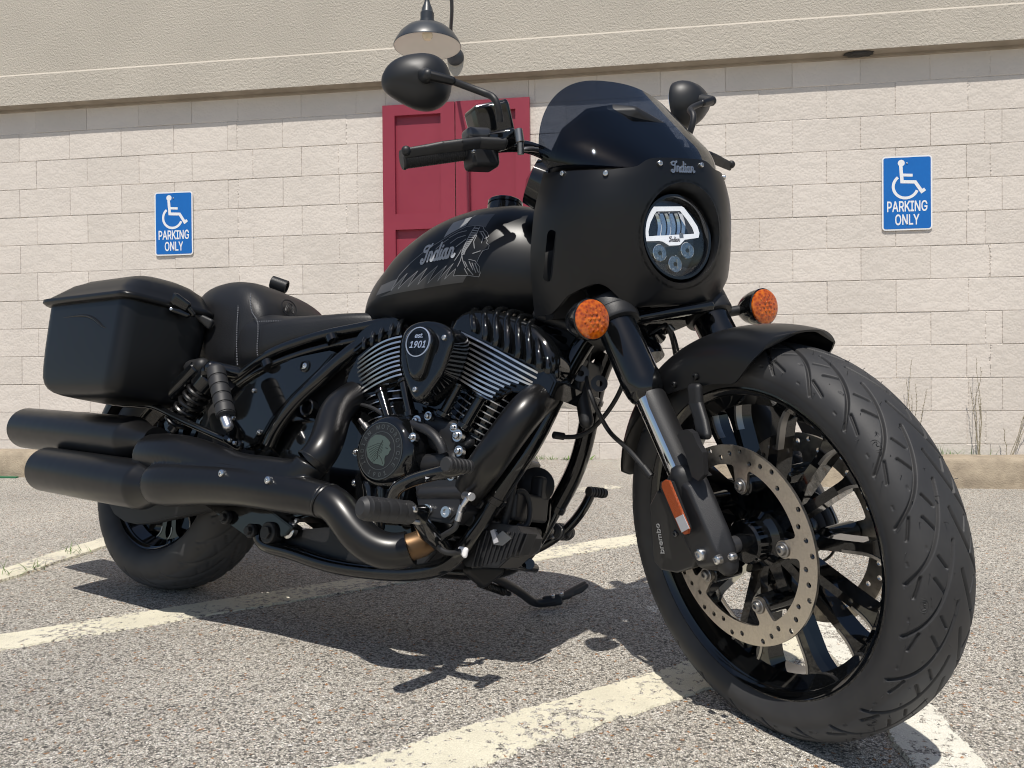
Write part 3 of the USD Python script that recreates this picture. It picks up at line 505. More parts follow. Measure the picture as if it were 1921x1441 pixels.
# ---------------------------------------------------------------- fork
RK = math.radians(29); AX = A((-math.sin(RK), 0, math.cos(RK))); FWD = A((math.cos(RK), 0, math.sin(RK)))
fk_ = xf('front_fork', bike)
for s in (-1, 1):
    L0 = A((1.635, s*.112, .307)); at = lambda t: L0+AX*t
    fobj('fork_shroud', rev([(0, .286), (.0245, .286), (.030, .290), (.0335, .300), (.036, .318), (.036, .50), (0, .50)], L0, AX, 40), GLOSS, fk_)
    fobj('stanchion', cyl(at(.10), at(.32), .0235, 36), CHROME, fk_)
    low = [hull([at(.135)+FWD*.000, at(.02)+FWD*.004], [.0275, .0265]), hull([at(.10), at(.01)+FWD*.014, at(-.02)+FWD*.010], [.025, .022, .018])]
    fobj('lower_leg', to_tm(to_mf(low[0])+to_mf(low[1])), CAST, fk_)
    # guard: part of a sleeve round the front of the stanchion
    aa = np.radians(np.linspace(-165, 50, 26)); sec = []
    for t, ro, cut in ((.128, .0305, 0), (.20, .0305, 0), (.262, .0305, 0), (.285, .0302, .10), (.2925, .0285, .35)):
        a2 = aa[0]*(1-cut)+(aa[-1])*cut*0+0*aa; a2 = np.interp(np.linspace(0, 1, 26), [0, 1], [aa[0]*(1-cut), aa[-1]*(1-cut)])
        o = [at(t)+ro*(math.cos(x)*FWD+math.sin(x)*A((0, s, 0))) for x in a2]; i_ = [at(t)+(ro-.004)*(math.cos(x)*FWD+math.sin(x)*A((0, s, 0))) for x in a2[::-1]]
        sec.append(o+i_)
    fobj('fork_guard', loft(sec), PLAS, fk_)
    fobj('fork_guard_base', hull([at(.135)+FWD*.012, at(.115)+FWD*.014, at(.135)+FWD*.012+A((0, s*.012, 0)), at(.11)+A((0, s*.012, 0))], .021), PLAS, fk_)
    fobj('clamp_ring', rev([(.036, .438), (.0445, .440), (.047, .445), (.047, .462), (.0462, .4635), (.047, .465), (.047, .483), (.0445, .488), (.036, .49)], L0, AX, 40), PLAS, fk_)
    fobj('fork_cap', cyl(at(.50), at(.70), .030, 28), GLOSS, fk_)
    MOUNT = to_tm(to_mf(slab([(1.593,-0.13,0.4998),(1.6012,-0.13,0.5073),(1.6194,-0.13,0.5091),(1.6312,-0.13,0.5035),(1.6403,-0.13,0.4852),(1.6491,-0.13,0.4739),(1.6473,-0.13,0.4387),(1.6328,-0.13,0.4283),(1.6187,-0.13,0.434),(1.6085,-0.13,0.4693)], -.137, -.127))-to_mf(cyl((1.6902,-0.2,0.5102), A((1.6902,-0.2,0.5102))+A((0, .1, 0)), .0045, 16)))
    BOSS = hull([(1.5472,-0.112,0.4148),(1.5869,-0.112,0.4287),(1.6139,-0.112,0.4204),(1.6151,-0.112,0.3929),(1.6317,-0.112,0.3793),(1.6494,-0.112,0.3501),(1.6608,-0.112,0.3216),(1.6621,-0.112,0.3051),(1.6352,-0.112,0.2901),(1.6041,-0.112,0.288),(1.5944,-0.112,0.3004),(1.581,-0.112,0.3247),(1.566,-0.112,0.3583),(1.5508,-0.112,0.3925)]+[tuple(A(q)+A((0, -.018, 0))) for q in [(1.5661,-0.112,0.4048),(1.5902,-0.112,0.4158),(1.605,-0.112,0.411),(1.6204,-0.112,0.378),(1.6424,-0.112,0.3424),(1.6534,-0.112,0.3187),(1.6491,-0.112,0.3045),(1.6176,-0.112,0.2956),(1.5929,-0.112,0.3265),(1.5714,-0.112,0.3768)]], .010)
    if s < 0:
        fobj('fender_mount', MOUNT, CAST, fk_, smooth=30)
        fobj('axle_boss', BOSS, CAST, fk_, smooth=30)
        rf = fobj('reflector_holder', slab([(1.5606,-0.15,0.4238),(1.575,-0.15,0.4285),(1.5894,-0.15,0.4262),(1.6215,-0.15,0.3551),(1.616,-0.15,0.3433),(1.6026,-0.15,0.3388),(1.5907,-0.15,0.3466),(1.5589,-0.15,0.413)], -.156, -.148, .002, .002), PLAS, fk_)
        fobj('reflector', slab([(1.5693,-0.157,0.4239),(1.5783,-0.157,0.429),(1.5889,-0.157,0.4281),(1.6259,-0.157,0.3553),(1.6235,-0.157,0.3474),(1.6142,-0.157,0.3444),(1.6034,-0.157,0.3497),(1.5681,-0.157,0.4159)], -.1595, -.155, .001, .001), REFL, fk_)
        fobj('label', slab([(1.5966,-0.1598,0.369),(1.616,-0.1598,0.3774),(1.6282,-0.1598,0.357),(1.609,-0.1598,0.3476)], -.1602, -.1592), LABEL, fk_)
        for q_, mt, r in zip([(1.6286,-0.143,0.3124),(1.6715,-0.146,0.312),(1.6969,-0.14,0.3201)], (ZINC, ZINC, ZINC), (.0105, .0075, .006)):
            fobj('fork_bolt', bolt(q_, RIGHT, r, .006, 18), mt, fk_)
    else:
        fobj('fender_mount', mir(MOUNT), CAST, fk_, smooth=30)
        fobj('axle_boss', mir(BOSS), CAST, fk_, smooth=30)
LT = A((1.635, 0, .307))
fobj('lower_clamp', hull([LT+AX*.462+A((-.005, y, 0))-FWD*.012 for y in (-.10, .10)]+[LT+AX*.462-FWD*.06], [.017, .017, .026]), GLOSS, fk_)
fobj('steering_stem', cyl(LT+AX*.43-FWD*.055, LT+AX*.66-FWD*.055, .028, 24), GLOSS, fk_)
# caliper
CALG = M('caliper_grey', (0.040, 0.039, 0.038), 0.42, 0.3)
CALO = [(1.4799,-0.118,0.3694),(1.5015,-0.118,0.3933),(1.5283,-0.118,0.3895),(1.553,-0.118,0.3686),(1.5714,-0.118,0.3289),(1.5857,-0.118,0.3001),(1.572,-0.118,0.2782),(1.5317,-0.118,0.2626),(1.4911,-0.118,0.2598),(1.4749,-0.118,0.2701),(1.4844,-0.118,0.2925),(1.4797,-0.118,0.3202)]
for s in (-1, 1):
    f_ = (lambda m: m) if s < 0 else mir
    cal = xf('brake_caliper', bike)
    fobj('caliper_body', [f_(hull([tuple(A(q)+A((0, y, 0))) for q in CALO for y in (.004, .032)], .004)), f_(slab(CALO, -.068, -.036, .006, .003))], CALG, cal, smooth=30)
    fobj('brake_pad', f_(slab([(1.5022,-0.085,0.3313),(1.5246,-0.085,0.3389),(1.5375,-0.085,0.2853),(1.5111,-0.085,0.2762)], -.085, -.070)), COPPER, cal)
    if s < 0:
        a_, b_ = A((1.5059,-0.119,0.2906)), A((1.4999,-0.119,0.3373)); up_ = (b_-a_)/np.linalg.norm(b_-a_)
        fobj('lettering', text('brembo', .0105, .001, (a_+b_)/2, up_, np.cross(RIGHT, up_), True, 0.0, .052), M('caliper_lettering', (.26, .26, .26), .45), cal, smooth=False)
        fobj('caliper_bolt', bolt((1.5427,-0.119,0.3285), RIGHT, .006, .004), DKMET, cal)

# front fender
def fender_mesh(c, R, hw, tab, rs, th=0.0032, n=70, m=25, p=2.6):
    T = [q[0] for q in tab]; B_ = [q[1] for q in tab]; W_ = [q[2] for q in tab] if len(tab[0]) > 2 else None; V = []
    for t in np.linspace(T[0], T[-1], n):
        rb = np.interp(t, T, B_); w = np.interp(t, T, W_) if W_ else hw; ca, sa = math.cos(math.radians(t)), math.sin(math.radians(t)); L = []
        for off in (0, th):
            Ro, wo = R-off, w-off; cr = []
            f0 = max(0, (rb-rs)/(Ro-rs)) if rb > rs else 0.0; q = np.linspace(0, 1, m)**1.5
            half = []
            if rb < rs: half += [(wo, rb+(rs-rb)*k/3) for k in range(3)]
            ph = np.linspace(math.asin(min(1, f0**(p/2))), math.pi/2, m)
            half += [(wo*abs(math.cos(x))**(2/p), rs+(Ro-rs)*math.sin(x)**(2/p)) for x in ph]
            while len(half) < m+3: half.insert(0, half[0])
            cr = [(-y, r) for y, r in half]+[(y, r) for y, r in half[::-1][1:]]
            L += cr if off == 0 else cr[::-1]
        V.append([A(c)+A((r*ca, y, r*sa)) for y, r in L])
    return loft(V)
ff_ = fobj('front_fender', fender_mesh(FC, .347, .086, [(71.2, .3425, .066), (71.5, .336, .080), (72.3, .322, .086), (74.5, .302, .087), (77.5, .281, .087), (80, .266, .087), (81.5, .2605, .087), (86, .2585, .087), (96, .258, .087), (110, .266, .087), (121, .278, .087), (140, .298, .087), (155, .318, .085), (164, .330, .08), (166.5, .341, .06)], .285), MATTE, smooth=40)
for s in (-1, 1):
    sp_ = [(1.6043,-0.098,0.5717),(1.6056,-0.1,0.5467),(1.6211,-0.106,0.519),(1.6311,-0.112,0.4977)]; st_ = cat([hull([A(a_)-A((.010, 0, 0)), A(a_)+A((.004, 0, 0)), A(b_)-A((.008, 0, 0)), A(b_)+A((.004, 0, 0))], .0075, 20) for a_, b_ in zip(sp_, sp_[1:])])
    fobj('fender_strut', st_ if s < 0 else mir(st_), PLAS, ff_, smooth=40)
    for q_ in [(1.5383,-0.089,0.5778),(1.594,-0.089,0.5895)]:
        b_ = bolt(q_, RIGHT, .006, .003); fobj('fender_bolt', b_ if s < 0 else mir(b_), MATTE, ff_)

# ---------------------------------------------------------------- turn signals
for s in (-1, 1):
    c = A((1.476, s*.201, .703)); ts = xf('turn_signal', bike)
    fobj('housing', rev([(0, -.058), (.012, -.057), (.022, -.050), (.030, -.036), (.0355, -.016), (.0365, 0), (.0345, .002), (0, .002)], c, (1, 0, 0), 40), GLOSS, ts)
    lens = rev([(0.0, .0085), (.012, .0083), (.022, .0076), (.0295, .0060), (.0335, .0032), (.0345, 0.0), (.0345, -.006), (0, -.006)], c+A((.001, 0, 0)), (1, 0, 0), 40)
    fobj('lens', lens, AMBER, ts)
    pr_ = [rev([(.0044, .0), (.0036, .0018), (.0014, .0030), (0, .0031)], c+A((.0082-.0016*(k > 6), y_, z_)), (1, 0, 0), 6) for k, (y_, z_) in enumerate([(0, 0)]+[(.0095*math.cos(q), .0095*math.sin(q)) for q in np.linspace(0, 2*math.pi, 6, endpoint=False)]+[(.0195*math.cos(q), .0195*math.sin(q)) for q in np.linspace(.26, 2*math.pi+.26, 12, endpoint=False)])]
    fobj('lens_facet', pr_, AMBER, ts, smooth=False)
    fobj('stalk', cyl(c+A((-.038, -s*.02, 0)), c+A((-.060, -s*.085, -.006)), .010, 16), PLAS, ts)

# ---------------------------------------------------------------- fairing
ZS = [.66, .70, .73, .77, .84, .91, .94, .97, 1.0]
XN = [1.43, 1.455, 1.472, 1.490, 1.505, 1.512, 1.512, 1.509, 1.505]; XR = [1.25, 1.262, 1.276, 1.287, 1.30, 1.317, 1.32, 1.322, 1.325]; WD = [.180, .190, .197, .203, .207, .202, .194, .183, .172]
def fsec(z, u, inset=0.0):
    """u in [-1, 1] from right rear round the nose to left rear"""
    from scipy.interpolate import PchipInterpolator as PI
    xn, xr, w = (float(PI(ZS, q)(np.clip(z, ZS[0], ZS[-1]))) for q in (XN, XR, WD)); w -= inset; xn -= inset
    a = (1-abs(u))*math.pi/2; p = 2.4
    return xr+(xn-xr)*math.sin(a)**(2/p), math.copysign(w*math.cos(a)**(2/p), u)
def bottom_z(y, x):
    """scalloped lower edge: over the fork legs and up in the middle"""
    y = abs(y); z = .716+.012*min(1, max(0, (1.42-x)/.1))
    z += .034*math.exp(-((y-.0)/.062)**4); 
    z += .052*math.exp(-((y-.158)/.042)**2)*min(1, max(0, (x-1.33)/.05)); return z
def top_z(y, x): return .9610+.0145*math.exp(-(abs(y)/.080)**10)+max(0, 1.475-x)*.215
US = np.r_[-1+np.linspace(0, 1, 48)**1.3, (1-np.linspace(1, 0, 48)**1.3)[1:]]
def fsolid(inset, ext=0.0, nz=26):
    V = []
    for k in range(nz):
        L = []
        for u in US:
            z = .84
            for _ in range(4):
                x, y = fsec(z, u, inset); zb, zt = bottom_z(y, x)-ext, top_z(y, x)+ext; z = zb+(zt-zb)*k/(nz-1)
            x, y = fsec(z, u, inset); L.append((x-(0.004 if ext and abs(u) > .999 else 0), y, z))
        V.append(L)
    V = A(V); n = len(US); F_ = []
    side = loft(V, False, True); F_ = [A(side.faces)]; h = n//2
    for lev, fl in ((0, 1), (nz-1, 0)):
        o = lev*n; q = []
        for i in range(h):
            a_, b_, c_, d_ = o+i, o+i+1, o+n-2-i, o+n-1-i
            if b_ != c_: q += [(a_, b_, c_)]
            q += [(a_, c_, d_)]
        q = A(q); F_.append(q[:, ::-1] if fl else q)
    m = tm(V.reshape(-1, 3), np.vstack(F_))
    if m.volume < 0: m.invert()
    return m
outer = to_mf(fsolid(0)); inner = to_mf(fsolid(.0045, .02)).translate([-0.004, 0, 0])
HC = A((1.50, 0, .8405)); HR = .0925
hole = to_mf(cyl(HC-A((.10, 0, 0)), HC+A((.08, 0, 0)), HR, 72))
slot = to_mf(hull([(1.4062,-0.22,0.862), (1.377,-0.22,0.7908), (1.325,-0.17,0.8777), (1.2937,-0.17,0.8016)], .0085))
shell = outer-inner-hole-slot
fr = fobj('fairing', to_tm(shell), MATTE, smooth=32)
bowl = to_mf(ring([(HR+.004, .06), (HR+.004, -.06), (.078, -.06), (.080, -.034), (.084, -.018), (.0885, -.006), (HR-.0002, .02), (HR, .06)], HC, (1, 0, 0), 72)) ^ outer
fobj('headlight_bowl', to_tm(bowl), MATTE, fr, smooth=40)
fobj('inner_panel', slab([(1.27, 0, .72), (1.30, 0, .72), (1.40, 0, .95), (1.37, 0, .95)], -.17, .17), PLAS, fr)
# windscreen
WS = []
for off in (0, .0035):
    G_ = []
    for u in US:
        L = []
        for k in range(22):
            s_ = fsec(.965, u)[1]/.183*.985; t_ = min(1, abs(s_)); zt = .980+.205*(1-t_**2.287)**(1/2.287); zb = .959+.035*t_**3; z = zb+(zt-zb)*k/21
            b_ = min(1, max(0, (z-.965)/.06)); pw = 2.4+.6*b_; w = .177+.016*b_-off
            xn, xr = 1.4985-.843*(z-.965)-off*.8, 1.325+.039*b_-1.29*(z-.965)*b_; L.append((xr+(xn-xr)*(1-t_**pw)**(1/pw), s_*w, z-off*.5))
        G_.append(L)
    WS.append(A(G_))
nU = len(US); V = np.concatenate([WS[0], WS[1][:, ::-1]], 1); wsm = loft(V)
scr = fobj('windscreen', wsm, SMOKE, smooth=40)
def nrm(u, z, e=.004):
    p = lambda a, b: A((*fsec(b, a), b)); n_ = np.cross(p(u+.01, z)-p(u-.01, z), A((0, 0, 1.0))); n_ = n_/np.linalg.norm(n_); return n_ if n_[0] > 0 else -n_
def onf(y, z):
    from scipy.optimize import brentq
    u = brentq(lambda q: fsec(z, q)[1]-y, -1, 1); return A((fsec(z, u)[0], y, z)), nrm(u, z)
for y, z in ((-.174, .975), (-.136, .955), (-.047, .9645), (.047, .9645), (.136, .955), (.174, .975)):
    p, n_ = onf(y, z); fobj('screen_screw', bolt(p, n_, .0052, .005), ZINC, fr)
# script lettering, drawn as strokes
INDIAN = [[(.75, 1.25), (.45, 1.2), (.25, 1.45), (.45, 1.8), (.9, 1.85), (1.15, 1.75), (1.02, 1.5), (.85, .9), (.65, .2), (.3, -.1), (.02, .05), (.1, .35), (.32, .3)], [(1.1, 1.78), (1.3, 1.72), (1.45, 1.95)],
    [(1.12, .05), (1.35, 1.0)], [(1.28, .62), (1.55, 1.0), (1.75, .85), (1.62, .2), (1.75, 0), (1.98, .2)],
    [(2.62, .85), (2.4, 1.0), (2.12, .65), (2.06, .2), (2.3, 0), (2.6, .45)], [(2.98, 1.85), (2.75, .9), (2.6, .2), (2.75, 0), (2.98, .2)],
    [(3.22, 1.0), (3.02, .2), (3.14, 0), (3.35, .2)], [(3.33, 1.38), (3.36, 1.45)],
    [(4.02, .85), (3.8, 1.0), (3.5, .65), (3.44, .2), (3.66, 0), (3.96, .45)], [(4.12, 1.0), (3.93, .2), (4.07, 0), (4.28, .2)],
    [(4.35, .05), (4.58, 1.0)], [(4.5, .62), (4.78, 1.0), (4.98, .85), (4.85, .2), (4.98, 0), (5.25, .25)]]
def script(wd=.13):
    L = []
    for s_ in INDIAN:
        q = spline([(x, y, 0) for x, y in s_], 24)[:, :2] if len(s_) > 2 else A(s_)
        L.append(LineString(q).buffer(wd, quad_segs=4))
    return unary_union(L)
SCR = script()
eu = A((-.0, 1.0, 0))
p_, n_ = onf(0, .9575)
def on_fair(poly, z0, x0w, sc):     # bend the flat script round the nose
    m = plate(poly, 2.0, (0, 0, 0), (1, 0, 0), (0, 1, 0)); v = A(m.vertices); o = []
    for x, y, h in v:
        yy = (x-2.6)*sc; zz = z0+(y-.9)*sc; q, nn = onf(yy, zz); o.append(q+nn*(-.0005+.00125*h))
    return tm(o, m.faces)
fobj('emblem_script', on_fair(SCR, .9585, 0, .0100), M('emblem_chrome', (.35, .37, .40), .25, .8), fr, smooth=False)

# headlight
hl = xf('headlight', bike)
HX = A((1, 0, 0))
fobj('bezel', ring([(.080, -.050), (.080, -.022), (.0775, -.018), (.073, -.018), (.0715, -.022), (.0715, -.050)], HC, HX, 64), GLOSS, hl)
fobj('reflector_dish', rev([(0, -.045), (.076, -.045), (.076, -.040), (0, -.040)], HC, HX, 48), GLOSS, hl)
HLU, HLV = (0, 1, 0), (0, 0, 1)
def hp(x, y): return ((x-795)/960*.152, (800-y)/1180*.152)        # picture of the lamp face to metres
fo = Polygon([hp(*q) for q in [(395, 825), (395, 690), (440, 560), (520, 420), (560, 362), (960, 355), (990, 370), (1090, 510), (1165, 640), (1185, 730), (1170, 790), (960, 815), (880, 890), (740, 895), (650, 835), (600, 825)]]).buffer(.002).buffer(-.001)
fi = Polygon([hp(*q) for q in [(440, 772), (440, 700), (480, 580), (550, 460), (590, 412), (950, 405), (1040, 530), (1110, 650), (1135, 745)]]).buffer(-.0005)
fobj('light_frame', plate(fo.difference(fi), .003, HC+A((-.034, 0, 0)), HLU, HLV), DRL, hl, smooth=False)
m_ = plate(SCR, .0006, HC+A((-.0308, hp(725, 0)[0], hp(0, 850)[1])), A(HLU)*.0048, A(HLV)*.0048, (1, 0, 0)); fobj('lettering', m_, M('script_brown', (.05, .02, .02), .5), hl, smooth=False)
fobj('label', plate(sbox(*hp(880, 805), *hp(940, 730)), .0004, HC+A((-.0303, 0, 0)), HLU, HLV), LABEL, hl, smooth=False)
for cx_ in (660, 800, 945):
    o = [hp(cx_-60, 440), hp(cx_-10, 440)]; V = []
    for t in np.linspace(0, 1, 9):
        y_ = 440+(755-440)*t; bow = math.sin(t*math.pi)*30; a_, b_ = hp(cx_-70+bow, y_), hp(cx_+bow, y_); e_ = hp(cx_+55+bow, y_)
        V.append([HC+A((-.0375, *a_)), HC+A((-.0355, (a_[0]+b_[0])/2, a_[1])), HC+A((-.038, *b_)), HC+A((-.0385, *e_)), HC+A((-.0395, *e_)), HC+A((-.0395, *a_))])
    fobj('light_vane', loft(V), CHROME, hl, smooth=False)
for x, y in ((600, 1000), (1010, 975), (810, 1165)):
    c = HC+A((-.036, *hp(x, y)))
    fobj('projector_bowl', rev([(.0160, .0005), (.0150, .0012), (.0135, -.0015), (.0085, -.0040), (0, -.0040), (0, -.005), (.0160, -.005), (.0160, .0005)], c, HX, 28), CHROME, hl)
    fobj('projector_lens', rev([(0, .0015), (.004, .0008), (.0072, -.0030), (0, -.0030)], c, HX, 20), GLOSS, hl)
    fobj('projector_bar', [boxm(c+A((-.002, .0035, -.009)), c+A((.0018, .0047, .009))), boxm(c+A((-.002, -.0095, -.010)), c+A((.0012, -.0045, -.0075)))], MACH, hl)
for x in (640, 790, 930): fobj('led', rev([(.0018, 0), (.0012, .001), (0, .0014)], HC+A((-.0355, *hp(x, 437))), HX, 10), WHITE, hl)
fobj('lens', rev([(0, -.0168), (.03, -.0178), (.06, -.0205), (.0725, -.0235), (.0725, -.025), (.06, -.022), (.03, -.0192), (0, -.0182)], HC, HX, 56), GLASS, hl)

# ---------------------------------------------------------------- handlebar, controls, mirrors
hb = xf('handlebar', bike)
g0, g1 = A((1.1617,-0.388,1.0578)), A((1.1819,-0.262,1.0734))
for s in (-1, 1):
    f_ = (lambda m: m) if s < 0 else mir
    fobj('bar_tube', f_(tube([g0, g1, A((1.2142,-0.205,1.0756)), A((1.2304,-0.145,1.0712)), A((1.2421,-0.095,1.0449)), A((1.2362,-0.05,1.0153))], .0125, 18, 40)), GLOSS, hb)
    d = (g1-g0)/np.linalg.norm(g1-g0); Lg = np.linalg.norm(g1-g0); pr = [(0, -.004), (.0185, -.004), (.0195, 0)]
    for k in range(26):
        h = .004+k*(Lg-.010)/26; pr += [(.0178, h), (.0178, h+.0018), (.0168, h+.0022), (.0168, h+.0040)]
    pr += [(.0195, Lg-.006), (.0205, Lg), (.0205, Lg+.008), (0, Lg+.008)]
    fobj('grip', f_(rev(pr, g0, d, 28)), RUB2, hb, smooth=25)
    lev = [(1.221,-0.404,1.0572), (1.2336,-0.368,1.0609), (1.2455,-0.338,1.0636), (1.2579,-0.306,1.0652), (1.2589,-0.268,1.0707), (1.2691,-0.222,1.0676)]
    fr_ = A((.0, 0, .0)); rr = [.0055, .0065, .0075, .0080, .0075, .0085]
    fobj('lever', f_(cat([hull([A(p)+fr_*2, A(q)+fr_*2, A(p)+fr_*2-A((.006, 0, .009)), A(q)+fr_*2-A((.006, 0, .009))], [a_, b_, a_*.7, b_*.7]) for p, q, a_, b_ in zip(lev, lev[1:], rr, rr[1:])]+[trimesh.creation.icosphere(2, .0095).apply_translation(A(lev[0])+fr_*2)])), PLAS, hb)
    fobj('switch_housing', f_(rbox((1.1981,-0.238,1.061), (.026, .030, .028), .009)), PLAS, hb)
    fobj('switch_cap', f_(rbox((1.2024,-0.245,1.0996), (.020, .026, .012), .008)), DKMET, hb)
    fobj('switch_button', f_(rbox(A((1.1679,-0.252,1.1058))+A((.010, -.0, .0)), (.007, .010, .008), .002)), PLAS, hb)
    if s < 0: fobj('fluid_reservoir', f_(hull([(1.2067,-0.238,1.1481), (1.2293,-0.188,1.1552), (1.2215,-0.176,1.0992), (1.2013,-0.226,1.0967)]+[tuple(A(q)-A((.045, 0, 0))) for q in ((1.2067,-0.238,1.1481), (1.2293,-0.188,1.1552), (1.2215,-0.176,1.0992), (1.2013,-0.226,1.0967))], .0075)), GLOSS, hb)
    if s < 0: fobj('reservoir_lid', f_(hull([(1.2069,-0.24,1.1521), (1.228,-0.188,1.1599)]+[tuple(A(q)-A((.045, 0, 0))) for q in ((1.2069,-0.24,1.1521), (1.228,-0.188,1.1599))], .0065)), GLOSS, hb)
    fobj('lever_perch', f_(hull([(1.2238,-0.22,1.09), (1.2389,-0.188,1.0952), (1.2259,-0.178,1.0807), (1.2274,-0.212,1.0724)], .011)), GLOSS, hb)
    fobj('hose_fitting', f_(cat([cyl((1.2732,-0.19,1.0915), (1.2763,-0.19,1.0648), .0085, 16, .001), cyl((1.2763,-0.19,1.0648), (1.2737,-0.19,1.043), .0065, 16)])), GLOSS if s > 0 else GREYMET, hb)
    fobj('brake_hose', f_(tube([(1.2721,-0.188,1.0528), (1.2748,-0.168,1.0538), (1.2677,-0.14,1.0529), (1.2522,-0.09,1.0315)], .0048, 10, 30)), GREYMET, hb)
    fobj('bar_screw', f_(bolt(A((1.2094,-0.268,1.0587))+A((.020, -.0, 0)), (1, 0, 0), .004, .003)), ZINC, hb)
    # mirror
    mr = xf('mirror', bike)
    NM = A((math.cos(math.radians(20)), -math.sin(math.radians(20)), 0))
    oq = [(1.142,-0.4096,1.2163),(1.1444,-0.4027,1.2366),(1.1522,-0.3814,1.2562),(1.165,-0.3463,1.2659),(1.1781,-0.3103,1.263),(1.1861,-0.2883,1.2452),(1.189,-0.2802,1.2165),(1.1872,-0.2853,1.1853),(1.1807,-0.3031,1.1644),(1.1711,-0.3295,1.1565),(1.1603,-0.3592,1.1646),(1.1503,-0.3866,1.1828),(1.1438,-0.4044,1.1994)]
    oq = spline([*oq, oq[0]], 61)[:-1]; cq = oq.mean(0); V = []; cr_ = A([(1.1734,-0.3232,1.2209)][0])
    for sc, dp in ((.90, -.012), (1.0, -.008), (1.0, 0), (.97, .010), (.88, .022), (.72, .034), (.5, .043), (.25, .048), (.02, .050)):
        cc = cq+(1-sc)*0.35*(cr_-cq); V.append(cc+(oq-cc)*sc+(oq-cq)*0+NM*(dp-.006))
    fobj('mirror_shell', f_(loft(V)), MATTE2, mr, smooth=60)
    fobj('mirror_glass', f_(loft([cq+(oq-cq)*.88+NM*(d_-.006) for d_ in (-.0138, -.0122)])), CHROME, mr)
    b0_, b1_ = [(1.2034,-0.3431,1.2078),(1.234,-0.3497,1.1976)]
    e0_, e1_ = A((1.1679,-0.27,1.2168)), A((1.2807,-0.232,1.102))
    fobj('mirror_boss', f_(hull([b0_, b1_], [.016, .0115])), MATTE2, mr)
    fobj('mirror_knuckle', f_(hull([b1_, [(1.249,-0.3085,1.1844)][0]], [.0105, .0085])), MATTE, mr)
    fobj('mirror_stem', f_(tube([[(1.248,-0.3112,1.1855)][0], [(1.2542,-0.2766,1.1729)][0], (1.2702,-0.25,1.157), (1.2851,-0.243,1.1441), (1.2893,-0.238,1.1269), (1.2807,-0.232,1.102)], .0068, 14, 40)), PLAS, mr)
fobj('riser', [cyl(A((1.255, s*.045, .93)), A((1.20, s*.045, 1.03)), .020, 20) for s in (-1, 1)], GLOSS, hb)
fobj('top_clamp', hull([LT+AX*.66+A((0, y, 0)) for y in (-.11, .11)]+[LT+AX*.66-FWD*.055], [.024, .024, .034]), GLOSS, fk_)
fobj('dash_cowl', hull([*[(1.3103,-0.13,1.012),(1.3249,-0.115,1.0717),(1.3495,-0.075,1.1016),(1.3658,-0.03,1.1061),(1.3918,0.0,1.0951),(1.3932,0.06,1.0694),(1.3848,0.12,1.0117)]]+[tuple(A(q)-A((.09, 0, .03))) for q in [(1.3103,-0.13,1.012),(1.3495,-0.075,1.1016),(1.3918,0.0,1.0951),(1.3848,0.12,1.0117)]], .012), PLAS, hb)
fobj('gauge', rev([(0, -.02), (.04, -.02), (.048, .0), (.048, .022), (0, .022)], A((1.30, 0, 1.0)), (-.6, 0, .8), 36), GLOSS, hb)
fobj('dash_pod', rev([(0, -.03), (.035, -.025), (.05, .0), (.045, .03), (0, .04)], A((1.252,-0.13,0.9878)), (-.3, -.5, .3), 30), GLOSS, hb)

# ---------------------------------------------------------------- fuel tank
TX = [.64, .66, .70, .745, .785, .835, .886, .944, 1.0, 1.06, 1.12, 1.18, 1.23, 1.26]
TZT = [.745, .785, .832, .864, .898, .924, .946, .960, .965, .964, .952, .91, .85, .79]
TZB = [.715, .705, .698, .692, .689, .686, .685, .687, .690, .695, .702, .715, .735, .76]
TW = [.020, .052, .085, .110, .126, .142, .153, .160, .163, .155, .132, .098, .06, .03]
from scipy.interpolate import PchipInterpolator as PI
tzt, tzb, tw = PI(TX, TZT), PI(TX, TZB), PI(TX, TW)
def ytank(x, z):
    zt, zb, w = tzt(x), tzb(x), tw(x); zm = zb+.42*(zt-zb); h = np.where(z > zm, zt-zm, zm-zb); p = np.where(z > zm, 2.15, 2.4)
    return w*(1-np.abs((z-zm)/h).clip(0, 1)**p)**(1/p)
V = []
for x in np.r_[np.linspace(.64, .70, 10)[:-1], np.linspace(.70, 1.26, 60)]:
    zt, zb, w = float(tzt(x)), float(tzb(x)), float(tw(x)); zm = zb+.42*(zt-zb); L = []
    for a_ in np.linspace(0, 2*math.pi, 72, endpoint=False):
        s_, c_ = math.sin(a_), math.cos(a_); p = 2.15 if s_ > 0 else 2.4; h = (zt-zm) if s_ > 0 else (zm-zb)
        L.append((x, w*math.copysign(abs(c_)**(2/p), c_), zm+h*math.copysign(abs(s_)**(2/p), s_)))
    V.append(L)
tank = obj('fuel_tank', loft(V), MATTE, bike, smooth=60)
obj('tank_cap', rev([(0, -.02), (.040, -.02), (.040, .006), (.0375, .007), (.0375, .010), (.040, .011), (.040, .018), (.038, .020), (.031, .020), (.030, .018), (0, .018)], (0.9978,0.0,0.9763), (-.03, 0, 1), 40), GLOSS, tank)
